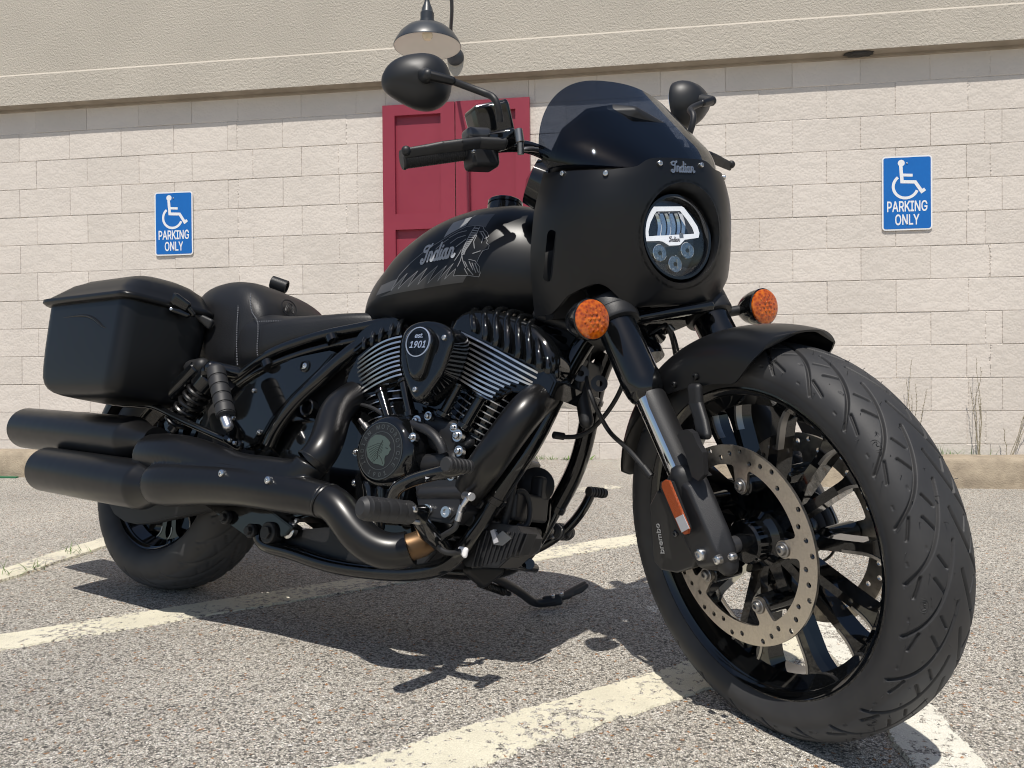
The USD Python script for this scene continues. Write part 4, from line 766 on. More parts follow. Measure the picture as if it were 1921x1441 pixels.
def decal(poly, mat, lift, name):
    ms = []
    for q in polys(poly):
        if q.area < 1e-7: continue
        v, f = trimesh.creation.triangulate_polygon(q.simplify(.00015), engine='earcut'); m = tm(np.c_[v, np.zeros(len(v))], f)
        vv, f2 = trimesh.remesh.subdivide_to_size(A(m.vertices), A(m.faces), .012); ms.append((vv, f2))
    m = cat([tm(v, f) for v, f in ms]); x, z = A(m.vertices)[:, 0], A(m.vertices)[:, 1]; e = 1e-3
    y = ytank(x, z); gxx = (ytank(x+e, z)-ytank(x-e, z))/(2*e); gzz = (ytank(x, z+e)-ytank(x, z-e))/(2*e); n_ = np.stack([-gxx, -np.ones_like(x), -gzz], -1); n_[:, 0] *= -1*-1; n_ /= np.linalg.norm(n_, axis=1)[:, None]
    P = np.stack([x, -y, z], -1)+np.stack([-gxx/np.sqrt(1+gxx**2+gzz**2), -1/np.sqrt(1+gxx**2+gzz**2), -gzz/np.sqrt(1+gxx**2+gzz**2)], -1)*lift
    m = tm(P, m.faces); 
    if A(m.face_normals)[:, 1].mean() > 0: m.invert()
    return obj(name, m, mat, tank, smooth=True)
def pol(l): return Polygon(l).buffer(0)
BANDS = [(pol([(0.7655,0.7777),(0.8356,0.781),(0.8286,0.7703),(0.8122,0.7588),(0.7454,0.7577)]), DECAL), (pol([(0.9584,0.857),(0.9604,0.8708),(0.9639,0.8983),(1.0103,0.9067),(1.008,0.881),(0.9904,0.8732),(0.9715,0.8651)]), DECAL_L),
         (pol([(1.0116,0.9107),(1.0611,0.9107),(1.0574,0.8719),(1.0507,0.8759),(1.031,0.8798),(1.0126,0.8804)]), DECAL), (pol([(0.8122,0.757),(0.8674,0.7879),(0.8375,0.7577),(0.9012,0.7885),(0.8713,0.7584),(0.9289,0.7914),(0.9023,0.7599),(0.9586,0.7931),(0.9313,0.7596),(0.983,0.7905),(0.9592,0.7618),(1.001,0.7937),(0.9784,0.7641),(1.0077,0.7823),(1.0016,0.7683),(1.0332,0.7679),(1.0222,0.755),(0.9735,0.7529),(0.8937,0.7498),(0.8152,0.7497),(0.7628,0.7512)]), DECAL_B)]
for q, mt in BANDS: decal(q, mt, .0004, 'tank_stripe')
HEAD = [[(0.8113,0.7577),(0.8386,0.7872),(0.8738,0.8109),(0.9122,0.8322),(0.9457,0.8466),(0.9818,0.864),(1.0124,0.8779),(1.0316,0.8785),(1.0505,0.8756),(1.0576,0.8655),(1.0658,0.8594),(1.0715,0.8496),(1.0676,0.8456),(1.071,0.8389),(1.0694,0.8349),(1.0763,0.8298),(1.0758,0.8221),(1.0647,0.8178),(1.0588,0.8047),(1.0553,0.7945)],
        [(0.8113,0.7577),(0.8674,0.7879),(0.8375,0.7577),(0.9012,0.7885),(0.8713,0.7584),(0.9289,0.7914),(0.9023,0.7599),(0.9586,0.7931),(0.9313,0.7596),(0.983,0.7905),(0.9592,0.7618),(1.001,0.7937),(0.9784,0.7641),(1.0077,0.7823),(1.0016,0.7683),(1.0332,0.7683),(1.059,0.7649),(1.0625,0.7715),(1.0606,0.7853),(1.0507,0.797),(1.0362,0.8004)],
        [(1.0326,0.876),(1.0282,0.8586),(1.0248,0.8421),(1.0202,0.8265),(1.0183,0.8137),(1.0231,0.7984),(1.0309,0.7836)], [(1.0442,0.8736),(1.0431,0.8576),(1.0377,0.8441),(1.0335,0.8336),(1.0266,0.8209),(1.0242,0.8109)], [(1.0484,0.8616),(1.0551,0.8627),(1.0678,0.8469),(1.0633,0.8451)], [(1.0517,0.8595),(1.0603,0.849),(1.0591,0.8351)], [(1.0444,0.8534),(1.0411,0.8385),(1.0458,0.8239)],
        [(0.9455,0.8321),(0.9574,0.842),(0.9746,0.8512)], [(0.976,0.8544),(0.9975,0.864),(1.0165,0.8665)], [(0.9834,0.8404),(0.9994,0.8508),(1.0178,0.8548)], [(1.0016,0.8301),(1.0144,0.8396),(1.0216,0.8459)], [(1.0032,0.7997),(1.0116,0.8116),(1.0161,0.8216)], [(1.0117,0.7869),(1.0176,0.7987),(1.0197,0.8099)], [(1.0437,0.8126),(1.0597,0.8176)],
        [(1.038,0.7954),(1.047,0.7786)], [(1.0447,0.7923),(1.0533,0.7734)], [(1.0512,0.7914),(1.0586,0.7738)], [(1.028,0.7958),(1.034,0.7859)], [(1.0349,0.7823),(1.0467,0.769)], [(1.0283,0.7813),(1.0347,0.7701)]]
hd = unary_union([LineString(l).buffer(.00055 if k in (0, 1) else .0009, quad_segs=3) for k, l in enumerate(HEAD)])
LA, LB = A(HEAD[2]), A(HEAD[3])
lerp = lambda P, t: A([np.interp(t, np.linspace(0, 1, len(P)), P[:, k]) for k in (0, 1)])
hd = hd.union(unary_union([LineString([lerp(LA, t*.72), lerp(LB, t*.92)]).buffer(.0013, cap_style='flat') for t in np.linspace(.05, .98, 13)]))
decal(hd, DECAL_L, .0009, 'headdress_emblem')
b0, b1, c0 = (A(q) for q in [(0.9067,0.8054),(1.0011,0.8085),(0.9301,0.8321)])
U_ = (b1-b0)/5.25; V_ = A((-U_[1], U_[0]))*1.12; s_ = SCR
decal(affinity.affine_transform(script(.15), [U_[0], V_[0], U_[1], V_[1], b0[0], b0[1]]), M('decal_white', (.31, .325, .35), .4), .0012, 'tank_script')

# ---------------------------------------------------------------- seat, rear fender, saddlebags
def body(tab, n=44, m=48, p=2.6, pz=2.6):
    """loft along x: rows of x, half width, z bottom, z top, crown exponent"""
    t = A(tab, float); ff = [PI(t[:, 0], t[:, k]) for k in range(1, 4)]; V = []
    for x in np.linspace(t[0, 0], t[-1, 0], n):
        w, zb, zt = (float(f(x)) for f in ff); zm = (zb+zt)/2; h = (zt-zb)/2
        V.append([(x, w*math.copysign(abs(math.cos(a_))**(2/p), math.cos(a_)), zm+h*math.copysign(abs(math.sin(a_))**(2/pz), math.sin(a_))) for a_ in np.linspace(0, 2*math.pi, m, endpoint=False)])
    return loft(V)
seat = obj('seat', body([(.20, .12, .60, .72), (.27, .140, .578, .735), (.36, .150, .572, .745), (.42, .148, .59, .738), (.50, .140, .622, .732), (.58, .122, .645, .734), (.64, .105, .664, .737), (.69, .085, .675, .738), (.715, .070, .682, .735), (.728, .045, .692, .725)], p=3.2, pz=3.0), LEATHER, bike, smooth=60)
obj('pillion_hump', body([(.035, .05, .72, .775), (.05, .085, .68, .800), (.09, .118, .64, .825), (.15, .140, .60, .838), (.21, .150, .575, .842), (.27, .153, .565, .836), (.315, .152, .575, .818), (.345, .146, .60, .796), (.372, .135, .63, .768), (.388, .118, .66, .735)], p=4.2, pz=3.4), LEATHER, seat, smooth=60)
def stitch(pts, name='stitching'):
    q = spline(pts, 90); ms = [tube([q[i], q[i+1]], .0014, 5) for i in range(0, 88, 2)]; obj(name, ms, STITCH, seat, smooth=False)
stitch([(0.2583,-0.112,0.8115), (0.2956,-0.14,0.7714), (0.3223,-0.1545,0.7232), (0.334,-0.1555,0.667), (0.3581,-0.1545,0.5848)])
stitch([(0.2969,-0.105,0.8109), (0.3396,-0.138,0.7691), (0.3777,-0.153,0.7235), (0.4048,-0.1555,0.6996), (0.4156,-0.1545,0.6508), (0.4276,-0.1525,0.6082)])
stitch([(0.4059,-0.152,0.7018), (0.4843,-0.13,0.7055), (0.5672,-0.105,0.7124), (0.6444,-0.078,0.7254), (0.6697,-0.055,0.7332)])
em = [ring([(.024, 0), (.024, .0015), (.0225, .0022), (.021, .0015), (.021, 0)], (0, 0, 0), (1, 0, 0), 40)]
eo = A((0.381,-0.0477,0.7678)); ed = A((.92, -.12, .32)); a_, b_, d_ = frame(ed)
obj('seat_emblem', [tm(eo+A(m.vertices)[:, :1]*d_+A(m.vertices)[:, 1:2]*a_+A(m.vertices)[:, 2:]*b_, m.faces) for m in em+[tube([(.001, .012*math.cos(t*1.3), .013*math.sin(t*2.1)) for t in np.linspace(0, 6, 50)], .0013, 5)]], LEATHER, seat, smooth=60)
obj('strap_loop', ring([(.019, -.022), (.019, .022), (.0165, .024), (.0145, .022), (.0145, -.022), (.0165, -.024)], (0.1933,0.06,0.88), (-.75, -.62, .2), 32), LEATHER, seat, smooth=40)
obj('rear_fender', fender_mesh(RC, .385, .105, [(8, .33, .07), (14, .32, .098), (40, .31, .104), (70, .305, .105), (100, .305, .105), (130, .305, .103), (160, .315, .10), (176, .33, .09), (180, .36, .06)], .315, .004, 60), MATTE, bike, smooth=45)
def bag(s):
    f_ = (lambda m: m) if s < 0 else mir
    def sec(z, x0, x1, yo, yi, cut=.10, r=.02):
        p = Polygon([(x0, yi), (x0, yo), (x1, yo), (x1+cut, yi)]).buffer(-r).buffer(r, quad_segs=6); c = A(p.exterior.coords)[:-1]
        k = np.argmin(c[:, 0]*10+c[:, 1]); c = np.roll(c, -k, 0); L = LineString(np.vstack([c, c[:1]])); q = A([L.interpolate(t, True).coords[0] for t in np.linspace(0, 1, 96, endpoint=False)])
        return np.c_[q, np.full(96, z)]
    V = [sec(.474, -.03, .085, -.290, -.185, .02, .015), sec(.4755, -.075, .115, -.318, -.170, .02, .022), sec(.479, -.108, .133, -.333, -.158, .024, .025), sec(.4845, -.134, .146, -.342, -.152, .028, .027), sec(.493, -.155, .154, -.348, -.150, .030, .028), sec(.505, -.171, .158, -.351, -.148, .032, .029), sec(.522, -.183, .161, -.353, -.147, .035, .03), sec(.55, -.191, .162, -.354, -.146, .040, .03), sec(.60, -.199, .163, -.355, -.146, .050, .03), sec(.68, -.208, .163, -.356, -.145, .056, .03), sec(.722, -.212, .163, -.356, -.145, .058, .03)]
    bg = obj('saddlebag', f_(loft(V)), MATTE, bike, smooth=40)
    W = [sec(.716, -.222, .170, -.364, -.140, .058, .03), sec(.722, -.230, .175, -.371, -.138, .060, .03), sec(.731, -.230, .175, -.371, -.138, .060, .03), sec(.736, -.222, .168, -.362, -.14, .060, .035), sec(.752, -.205, .158, -.350, -.142, .060, .04), sec(.776, -.185, .143, -.330, -.146, .055, .045), sec(.794, -.16, .118, -.306, -.153, .05, .05), sec(.806, -.125, .09, -.278, -.163, .04, .045), sec(.813, -.08, .055, -.25, -.178, .02, .03), sec(.815, -.02, .0, -.22, -.20, .01, .008)]
    obj('bag_lid', f_(loft(W)), MATTE, bg, smooth=40)
    if s < 0:
        obj('side_crease', tube([(-0.1603,-0.3525,0.6807),(-0.0396,-0.3525,0.6818),(0.0071,-0.3525,0.678),(0.0458,-0.3525,0.6663),(0.0807,-0.3525,0.6497),(0.1114,-0.3525,0.6429)], [.002, .0065, .0075, .0075, .006, .001], 12, 40, flat=.55), MATTE, bg, smooth=60)
        obj('latch', [hull([(0.2154,-0.262,0.7451), (0.2287,-0.235,0.7302), (0.2231,-0.235,0.7194), (0.2106,-0.262,0.7316)], .009), hull([(0.2267,-0.236,0.7273), (0.2322,-0.218,0.7099)], .007)], GLOSS, bg)
        obj('latch_bracket', hull([(0.2151,-0.262,0.7093), (0.2215,-0.25,0.7097), (0.2323,-0.232,0.7032)], .006), GLOSS, bg)
        obj('latch_screw', bolt((0.2149,-0.268,0.7103), (.7, -.7, 0), .004, .003), ZINC, bg)
        obj('hinge_bracket', hull([(0.2032,-0.19,0.7194), (0.2343,-0.165,0.705), (0.2286,-0.165,0.6939)], .008), PLAS, bg)
    return bg
bag(-1); bag(1)

# ---------------------------------------------------------------- frame
frm = xf('frame', bike)
for s in (-1, 1):
    f_ = (lambda m: m) if s < 0 else mir
    obj('downtube', f_(tube([(1.2632,-0.052,0.6488), (1.2389,-0.062,0.5934), (1.2213,-0.078,0.532), (1.1967,-0.1,0.4448), (1.17,-0.113,0.3858), (1.1383,-0.118,0.3275)], .0205, 20, 50)), GLOSS, frm)
    obj('lower_tube', f_(tube([(1.1383,-0.118,0.3275), (1.1098,-0.12,0.2744), (1.0779,-0.122,0.2256), (1.0406,-0.122,0.1909), (0.9848,-0.123,0.1706), (0.9188,-0.125,0.1601), (0.744,-0.13,0.1544), (0.622,-0.135,0.1671), (0.544,-0.138,0.1748), (0.5205,-0.14,0.1914)], .0165, 18, 70)), GLOSS, frm)
    obj('tube_collar', [f_(m) for m in ([cyl((1.1413,-0.118,0.3328), (1.1344,-0.118,0.3201), .0225, 22, .001), cyl(A((1.2294,-0.072,0.5574)), A((1.2256,-0.074,0.5475)), .0225, 22, .001)])], GLOSS, frm)
    obj('seat_rail', f_(tube([(0.3475,-0.15,0.5562), (0.4006,-0.15,0.5852), (0.4665,-0.147,0.6205), (0.5415,-0.136,0.6474), (0.6122,-0.122,0.668), (0.684,-0.11,0.6811), (0.7617,-0.09,0.6983), (0.8586,-0.06,0.7219)], .0125, 16, 50)), GLOSS, frm)
    obj('lower_seat_rail', f_(tube([(0.3606,-0.145,0.5437), (0.4174,-0.145,0.5728), (0.4848,-0.142,0.599), (0.5608,-0.132,0.6231), (0.6418,-0.12,0.6418), (0.7284,-0.1,0.6618)], .0085, 14, 40)), GLOSS, frm)
    obj('rear_strut', f_(tube([(0.7234,-0.115,0.6406), (0.6851,-0.13,0.6044), (0.639,-0.142,0.5564), (0.586,-0.148,0.5078), (0.5358,-0.148,0.4506), (0.5086,-0.146,0.3999)], .0165, 18, 40)), GLOSS, frm)
    obj('rear_plate', f_(slab([(0.2661,-0.135,0.258),(0.3119,-0.135,0.2681),(0.4619,-0.135,0.2671),(0.5586,-0.135,0.2506),(0.6354,-0.135,0.2222),(0.614,-0.135,0.2024),(0.5386,-0.135,0.1827),(0.5007,-0.135,0.1871),(0.4818,-0.135,0.1875),(0.4192,-0.135,0.2072),(0.3415,-0.135,0.2356)], -.150, -.118, .004)), GLOSS, frm)
obj('tube_clip', [cyl((0.457,-0.149,0.5978), (0.4698,-0.149,0.5845), .016, 16), cyl((0.6381,-0.127,0.6606), (0.6495,-0.127,0.6475), .015, 16)], GLOSS, frm)
obj('head_tube', cyl(A((1.375, 0, .62)), A((1.27, 0, .83)), .034, 24), GLOSS, frm)
obj('backbone', tube([(1.31, 0, .72), (1.1, 0, .74), (.85, 0, .70), (.6, 0, .62)], .035, 18, 30), GLOSS, frm)
obj('neck_gusset', [slab([(1.22, 0, .62), (1.32, 0, .70), (1.30, 0, .75), (1.16, 0, .70)], -.045, .045, .004), hull([(1.1791,-0.1,0.6936), (1.2678,-0.06,0.6659)], .012)], PLAS, frm)
for q_ in [(0.4128,-0.15,0.2232),(0.508,-0.15,0.2017)]: obj('frame_bolt', [cyl(q_, A(q_)+A((0, -.014, 0)), .016, 18, .002), cyl(A(q_)+A((0, -.014, 0)), A(q_)+A((0, -.022, 0)), .010, 6, .001)], PLAS, frm)
obj('pivot_bolt', [cyl((0.5639,-0.13,0.2034), A((0.5639,-0.13,0.2034))+A((0, -.030, 0)), .024, 24, .002), cyl(A((0.5639,-0.13,0.2034))+A((0, -.030, 0)), A((0.5639,-0.13,0.2034))+A((0, -.036, 0)), .015, 6, .001)], PLAS, frm)
obj('pivot_washer', ring([(.0185, 0), (.0185, .012), (.012, .014), (.012, 0)], (0.6109,-0.13,0.2141), RIGHT, 28), ZINC, frm)
obj('side_cover', slab([(0.3242,-0.125,0.5301),(0.3733,-0.125,0.5708),(0.4659,-0.125,0.5952),(0.5642,-0.125,0.6144),(0.6503,-0.125,0.6252),(0.6771,-0.125,0.6195),(0.6342,-0.125,0.5775),(0.5583,-0.125,0.5182),(0.4978,-0.125,0.4597),(0.4644,-0.125,0.4009),(0.4196,-0.125,0.3861),(0.3646,-0.125,0.406),(0.3333,-0.125,0.4557)], -.142, -.105, .006, .006), GLOSS, frm, smooth=30)
for q_, r in zip([(0.5859,-0.143,0.5881),(0.4197,-0.143,0.5295),(0.464,-0.143,0.429)], (.0085, .006, .007)): obj('cover_bolt', bolt(q_, RIGHT, r, .005, 18), ZINC, frm)
obj('cover_boss', ring([(.0145, -.004), (.0145, .003), (.011, .004), (.0105, -.004)], (0.5847,-0.142,0.5883), RIGHT, 28), GLOSS, frm)
obj('gusset_ring', [ring([(.0215, -.008), (.0215, .010), (.019, .012), (.0155, .010), (.0155, -.008)], (0.6127,-0.135,0.4906), RIGHT, 36), slab([(0.5406,-0.135,0.4844),(0.5717,-0.135,0.5076),(0.592,-0.135,0.5128),(0.5767,-0.135,0.485),(0.5836,-0.135,0.4701),(0.6081,-0.135,0.4633),(0.5686,-0.135,0.4573)], -.145, -.125, .003)], GLOSS, frm)
obj('inner_box', slab([(.12, 0, .30), (.72, 0, .28), (.78, 0, .50), (.70, 0, .64), (.30, 0, .60), (.16, 0, .50)], -.085, .085, .004), PLAS, frm)
obj('belly_pan', slab([(0.4933,-0.1,0.1975),(0.6978,-0.1,0.2299),(0.9121,-0.1,0.24),(1.0136,-0.1,0.2137),(0.9791,-0.1,0.1751),(0.7122,-0.1,0.1598),(0.4985,-0.1,0.1758)], -.118, .118, .004), PLAS, frm)
# swingarm
sa = obj('swingarm', slab([(-0.1299,-0.128,0.2261),(-0.0588,-0.128,0.2765),(0.0981,-0.128,0.2454),(0.2298,-0.128,0.2597),(0.3323,-0.128,0.2728),(0.3325,-0.128,0.234),(0.2531,-0.128,0.2165),(0.095,-0.128,0.1805),(0.0308,-0.128,0.1716),(-0.0242,-0.128,0.1734),(-0.0746,-0.128,0.1873)], -.142, -.112, .006, .004), PLAS, bike, smooth=30)
obj('swingarm_tube', hull([(0.02, -.125, .31), (.50, -.12, .27)], [.030, .034]), PLAS, sa); obj('swingarm_tube', hull([(0.02, .125, .31), (.50, .12, .27)], [.030, .034]), PLAS, sa)
obj('drive_belt', hull([(0, .10, .33), (.75, .10, .33)], .03), PLAS, sa)
# shock absorber
for s in (-1, 1):
    f_ = (lambda m: m) if s < 0 else mir
    sh_ = xf('shock_absorber', bike); p0, p1 = A((0.1659,-0.175,0.4214)), A((0.2985,-0.175,0.5675)); dd = (p1-p0)/np.linalg.norm(p1-p0)
    obj('spring', f_(coil(p0+dd*.02, p1-dd*.045, .0285, .0058, 6.5)), SATIN, sh_)
    obj('damper', f_(cyl(p0, p1, .012, 20)), DKMET, sh_); obj('spring_seat', f_(cyl(p1-dd*.05, p1-dd*.01, .033, 28, .003)), GLOSS, sh_)
    obj('gas_canister', f_(cyl((0.161,-0.195,0.5061), (0.2587,-0.195,0.5799), .0195, 24, .003)), GLOSS, sh_)
    obj('shock_clamp', f_(hull([(0.2259,-0.19,0.5787), (0.2678,-0.19,0.5836)], .020)), PLAS, sh_)
    obj('shock_eye', f_(hull([p1+A((0, -.02, 0)), p1+A((0, .03, 0))], .019)), GLOSS, sh_)
# rider support pieces on the right
pp = xf('passenger_peg', bike)
q0, q1 = A((0.3691,-0.222,0.5631)), A((0.4533,-0.235,0.4531)); L_ = np.linalg.norm(q1-q0); pr = [(0, -.006), (.018, -.006), (.021, 0)]
for k in range(5): pr += [(.0212, k*L_/5+.002), (.0220, k*L_/5+.004), (.0218, (k+1)*L_/5-.003), (.0196, (k+1)*L_/5-.0018), (.0196, (k+1)*L_/5)]
obj('rubber', rev(pr+[(0, L_)], q0, q1-q0, 28), RUB2, pp, smooth=25)
obj('peg_bracket', hull([(0.4508,-0.235,0.4481), (0.4673,-0.235,0.4288)], .012), MACH, pp)
obj('peg_mount', [hull([(0.4443,-0.215,0.4462), (0.4325,-0.17,0.4189), (0.4141,-0.17,0.3991)], .011), hull([(0.3176,-0.2,0.5752), (0.3602,-0.155,0.5712)], .018)], GLOSS, pp)
obj('peg_pin', bolt((0.46,-0.222,0.4504), RIGHT, .006, .004), ZINC, pp)
obj('bag_bracket', [tube([(-0.1083,-0.225,0.4943), (-0.0079,-0.215,0.4797), (0.1178,-0.21,0.4752), (0.2077,-0.205,0.453), (0.427,-0.195,0.3986), (0.4574,-0.19,0.3905)], .0085, 14, 50), hull([(-0.0823,-0.24,0.4959), (-0.0225,-0.23,0.4868)], .009), hull([(0.4232,-0.196,0.4034), (0.4574,-0.19,0.3905)], .0125)], GLOSS, bike, smooth=40)
for q_ in [(0.4449,-0.209,0.3998),(0.4636,-0.209,0.3944)]: obj('bracket_bolt', bolt(q_, RIGHT, .005, .003), ZINC, pp)

# ---------------------------------------------------------------- exhaust
ex = xf('exhaust', bike)
for (a_, b_), r in (([(-0.4122,-0.245,0.3977),(0.1215,-0.245,0.3852)], .0575), ([(-0.1658,-0.292,0.2887),(0.266,-0.285,0.2771)], .0575)):
    a_, b_ = A(a_), A(b_); L_ = np.linalg.norm(b_-a_)
    obj('muffler', rev([(0, .012), (r-.012, .012), (r-.010, 0), (r-.003, -.001), (r, .004), (r, L_), (r-.004, L_+.012), (r-.020, L_+.055), (r-.022, L_+.10), (0, L_+.10)], a_, b_-a_, 56), SATIN, ex, smooth=40)
def etube(l, n=40, k=30): 
    q = spline(A(l, float), n); return to_mf(tube(q[:, :3], q[:, 3], k))
U1 = [(*p, r) for p, r in zip([(0.2345,-0.262,0.3496),(0.2714,-0.262,0.3489),(0.3647,-0.262,0.3485),(0.4695,-0.258,0.3376),(0.5637,-0.258,0.3278),(0.6695,-0.26,0.3261),(0.7489,-0.26,0.3311),(0.776,-0.255,0.3603)], (.049, .0525, .052, .047, .042, .040, .037, .034))]
U2 = [(*p, r) for p, r in zip([(0.3221,-0.285,0.2859),(0.3625,-0.285,0.2874),(0.4582,-0.282,0.293),(0.5966,-0.278,0.2984),(0.7105,-0.275,0.2958),(0.8013,-0.272,0.2922),(0.8476,-0.27,0.2877)], (.047, .051, .047, .042, .040, .037, .0345))]
mid = to_mf(hull([*[(0.4526,-0.27,0.321),(0.5435,-0.268,0.3174),(0.6957,-0.266,0.314),(0.77,-0.262,0.3162)]], [.040, .038, .036, .033], 20))
colm = etube(U1)+etube(U2)+mid
ct = to_tm(colm.refine_to_length(.008)); trimesh.smoothing.filter_taubin(ct, iterations=24)
obj('collector_shield', ct, SATIN, ex, smooth=70)
H1 = [(*p, r) for p, r in zip([(0.7325,-0.115,0.525),(0.7333,-0.135,0.5116),(0.7397,-0.165,0.4896),(0.7514,-0.19,0.4611),(0.7713,-0.215,0.427),(0.786,-0.24,0.3909),(0.779,-0.254,0.3627)], (.0345, .0345, .035, .0355, .0355, .035, .0345))]
obj('rear_header_pipe', to_tm(etube(H1, 50)), SATIN, ex, smooth=70)
H2 = [(*p, r) for p, r in zip([(0.8476,-0.27,0.2877),(0.8893,-0.268,0.271),(0.9195,-0.262,0.244),(0.951,-0.25,0.22),(0.9835,-0.232,0.2094),(1.0218,-0.21,0.2191)], (.0345, .0345, .0345, .0345, .0345, .033))]
obj('front_lower_pipe', to_tm(etube(H2, 60)), SATIN, ex, smooth=70)
obj('pipe_end', tube([(1.0184,-0.212,0.2187),(1.0361,-0.198,0.2289),(1.0332,-0.18,0.2371)], .0255, 24), BRONZE, ex)
H3 = [(*p, r) for p, r in zip([(1.2096,-0.095,0.5318),(1.2125,-0.125,0.5159),(1.2121,-0.155,0.4943),(1.1947,-0.175,0.4538),(1.1521,-0.178,0.3894),(1.1088,-0.155,0.3494),(1.0493,-0.1,0.3114)], (.032, .033, .034, .034, .034, .033, .031))]
obj('front_header_pipe', to_tm(etube(H3, 50)), SATIN, ex, smooth=70)
obj('pipe_clamp', [ring([(.0362, -.003), (.0372, 0), (.0362, .003), (.033, .003), (.033, -.003)], A(H2[0][:3]), A(H2[1][:3])-A(H2[0][:3]), 40), ring([(.0358, -.0025), (.0368, 0), (.0358, .0025), (.033, .0025), (.033, -.0025)], A(H1[-1][:3]), A(H1[-2][:3])-A(H1[-1][:3]), 40)], SATIN, ex)
for q_ in [(0.5812,-0.315,0.3205),(0.7224,-0.311,0.3158)]: obj('shield_bolt', bolt(q_, RIGHT, .0085, .006, 18), ZINC, ex)

# ---------------------------------------------------------------- engine
en = xf('engine', bike)
obj('crankcase', slab([(0.606,-0.09,0.4554),(0.6674,-0.09,0.4944),(0.7927,-0.09,0.5266),(0.9169,-0.09,0.5101),(1.0338,-0.09,0.4785),(1.0951,-0.09,0.4158),(1.0797,-0.09,0.3408),(1.0918,-0.09,0.3),(1.0416,-0.09,0.2431),(0.9665,-0.09,0.2033),(0.8218,-0.09,0.1976),(0.6969,-0.09,0.2656),(0.632,-0.09,0.3327)], -.125, .12, .012, .01), GLOSS, en, smooth=30)
obj('gearbox', slab([(0.4178,-0.08,0.4118),(0.5171,-0.08,0.4805),(0.6252,-0.08,0.4828),(0.6937,-0.08,0.3982),(0.7033,-0.08,0.2668),(0.5728,-0.08,0.2308),(0.4644,-0.08,0.2587)], -.125, .12, .012, .01), GLOSS, en, smooth=30)
def barrel(p0, p1, r, n, name):
    p0, p1 = A(p0, float), A(p1, float); d = p1-p0; L_ = np.linalg.norm(d); d /= L_
    obj('cylinder', cyl(p0-d*.02, p1+d*.03, r-.012, 28), GLOSS, en)
    for k in range(n):
        c = p0+d*(L_*(k+.5)/n); obj('barrel_fin', [rev([(0, -.0016), (r, -.0016), (r, .0016), (0, .0016)], c, d, 44)], GLOSS, en); obj('barrel_fin_edge', ring([(r+.0004, -.0012), (r+.0004, .0012), (r-.002, .0012), (r-.002, -.0012)], c, d, 44), MACH, en)
FD, RD = A((.415, 0, .91)), A((-.415, 0, .91))
barrel(A((1.0384,-0.06,0.439)), A((1.0903,-0.06,0.5456)), .078, 9, 'front'); barrel(A((0.8272,-0.06,0.4664)), A((0.793,-0.06,0.5999)), .074, 8, 'rear')
def zp(x, y, ox, oy, sc): return ox+x/sc, oy+y/sc
# front cylinder head fins: ribbons that wrap round the outer end
FL = [[(1.0314,-0.15,0.6496),(1.1227,-0.156,0.6105),(1.1885,-0.152,0.5796),(1.2204,-0.132,0.5641),(1.2264,-0.098,0.5573)], [(1.0289,-0.15,0.64),(1.1209,-0.156,0.6),(1.1869,-0.152,0.5693),(1.2192,-0.132,0.5536),(1.2258,-0.098,0.5475)], [(1.0276,-0.15,0.6295),(1.1191,-0.156,0.5895),(1.1848,-0.152,0.5591),(1.212,-0.13,0.5448),(1.2212,-0.1,0.5372)],
      [(1.0261,-0.15,0.6196),(1.1174,-0.156,0.5794),(1.1794,-0.152,0.5525),(1.2085,-0.138,0.542)], [(1.0256,-0.15,0.6095),(1.1055,-0.156,0.5745),(1.1501,-0.154,0.5558),(1.1827,-0.15,0.5451)], [(1.0251,-0.15,0.5995),(1.0935,-0.156,0.5697),(1.132,-0.154,0.5536),(1.1639,-0.15,0.5422)],
      [(1.0247,-0.15,0.5896),(1.0882,-0.156,0.5623),(1.1201,-0.154,0.5496),(1.1504,-0.15,0.5377)], [(1.0241,-0.15,0.5799),(1.0761,-0.156,0.5573),(1.111,-0.154,0.543),(1.1394,-0.15,0.5323)], [(1.0237,-0.15,0.5701),(1.0707,-0.156,0.5496),(1.1032,-0.154,0.5356),(1.1323,-0.15,0.5248)], [(1.0237,-0.15,0.5616),(1.0624,-0.156,0.5445),(1.0979,-0.154,0.5283),(1.1269,-0.15,0.5178)]]
def fin(pts, up, mat=MACH, wd=.0019, dp=.012, name='cooling_fin'):
    q = spline(pts, 26); T = np.gradient(q, axis=0); T /= np.linalg.norm(T, axis=1)[:, None]; up = A(up, float)
    V1, V2 = [], []
    for p, t in zip(q, T):
        n_ = np.cross(t, up); n_ /= np.linalg.norm(n_); n_ = n_ if n_[1] < 0 or n_[0] > .8 else -n_; w = np.cross(n_, t); w /= np.linalg.norm(w)
        V1.append([p+w*wd, p-w*wd, p-w*wd-n_*.0015, p+w*wd-n_*.0015]); V2.append([p+w*wd*1.25-n_*.0012, p-w*wd*1.25-n_*.0012, p-w*wd-n_*dp, p+w*wd-n_*dp])
    obj(name, loft(V2), GLOSS, en, smooth=30); obj('fin_edge', loft(V1), mat, en, smooth=30)
for l in FL: fin(l, FD)
hb_ = [(1.0094,-0.135,0.6643),(1.0752,-0.135,0.6427),(1.1809,-0.135,0.601),(1.2448,-0.135,0.5669),(1.258,-0.135,0.5506),(1.2477,-0.135,0.5214),(1.2076,-0.135,0.5283),(1.1594,-0.135,0.5312),(1.1185,-0.135,0.5131),(1.0649,-0.135,0.5308),(1.008,-0.135,0.5559),(1.0067,-0.135,0.5914)]
obj('front_cylinder_head', slab(hb_, -.138, .05, .006), GLOSS, en, smooth=30)
RL = []
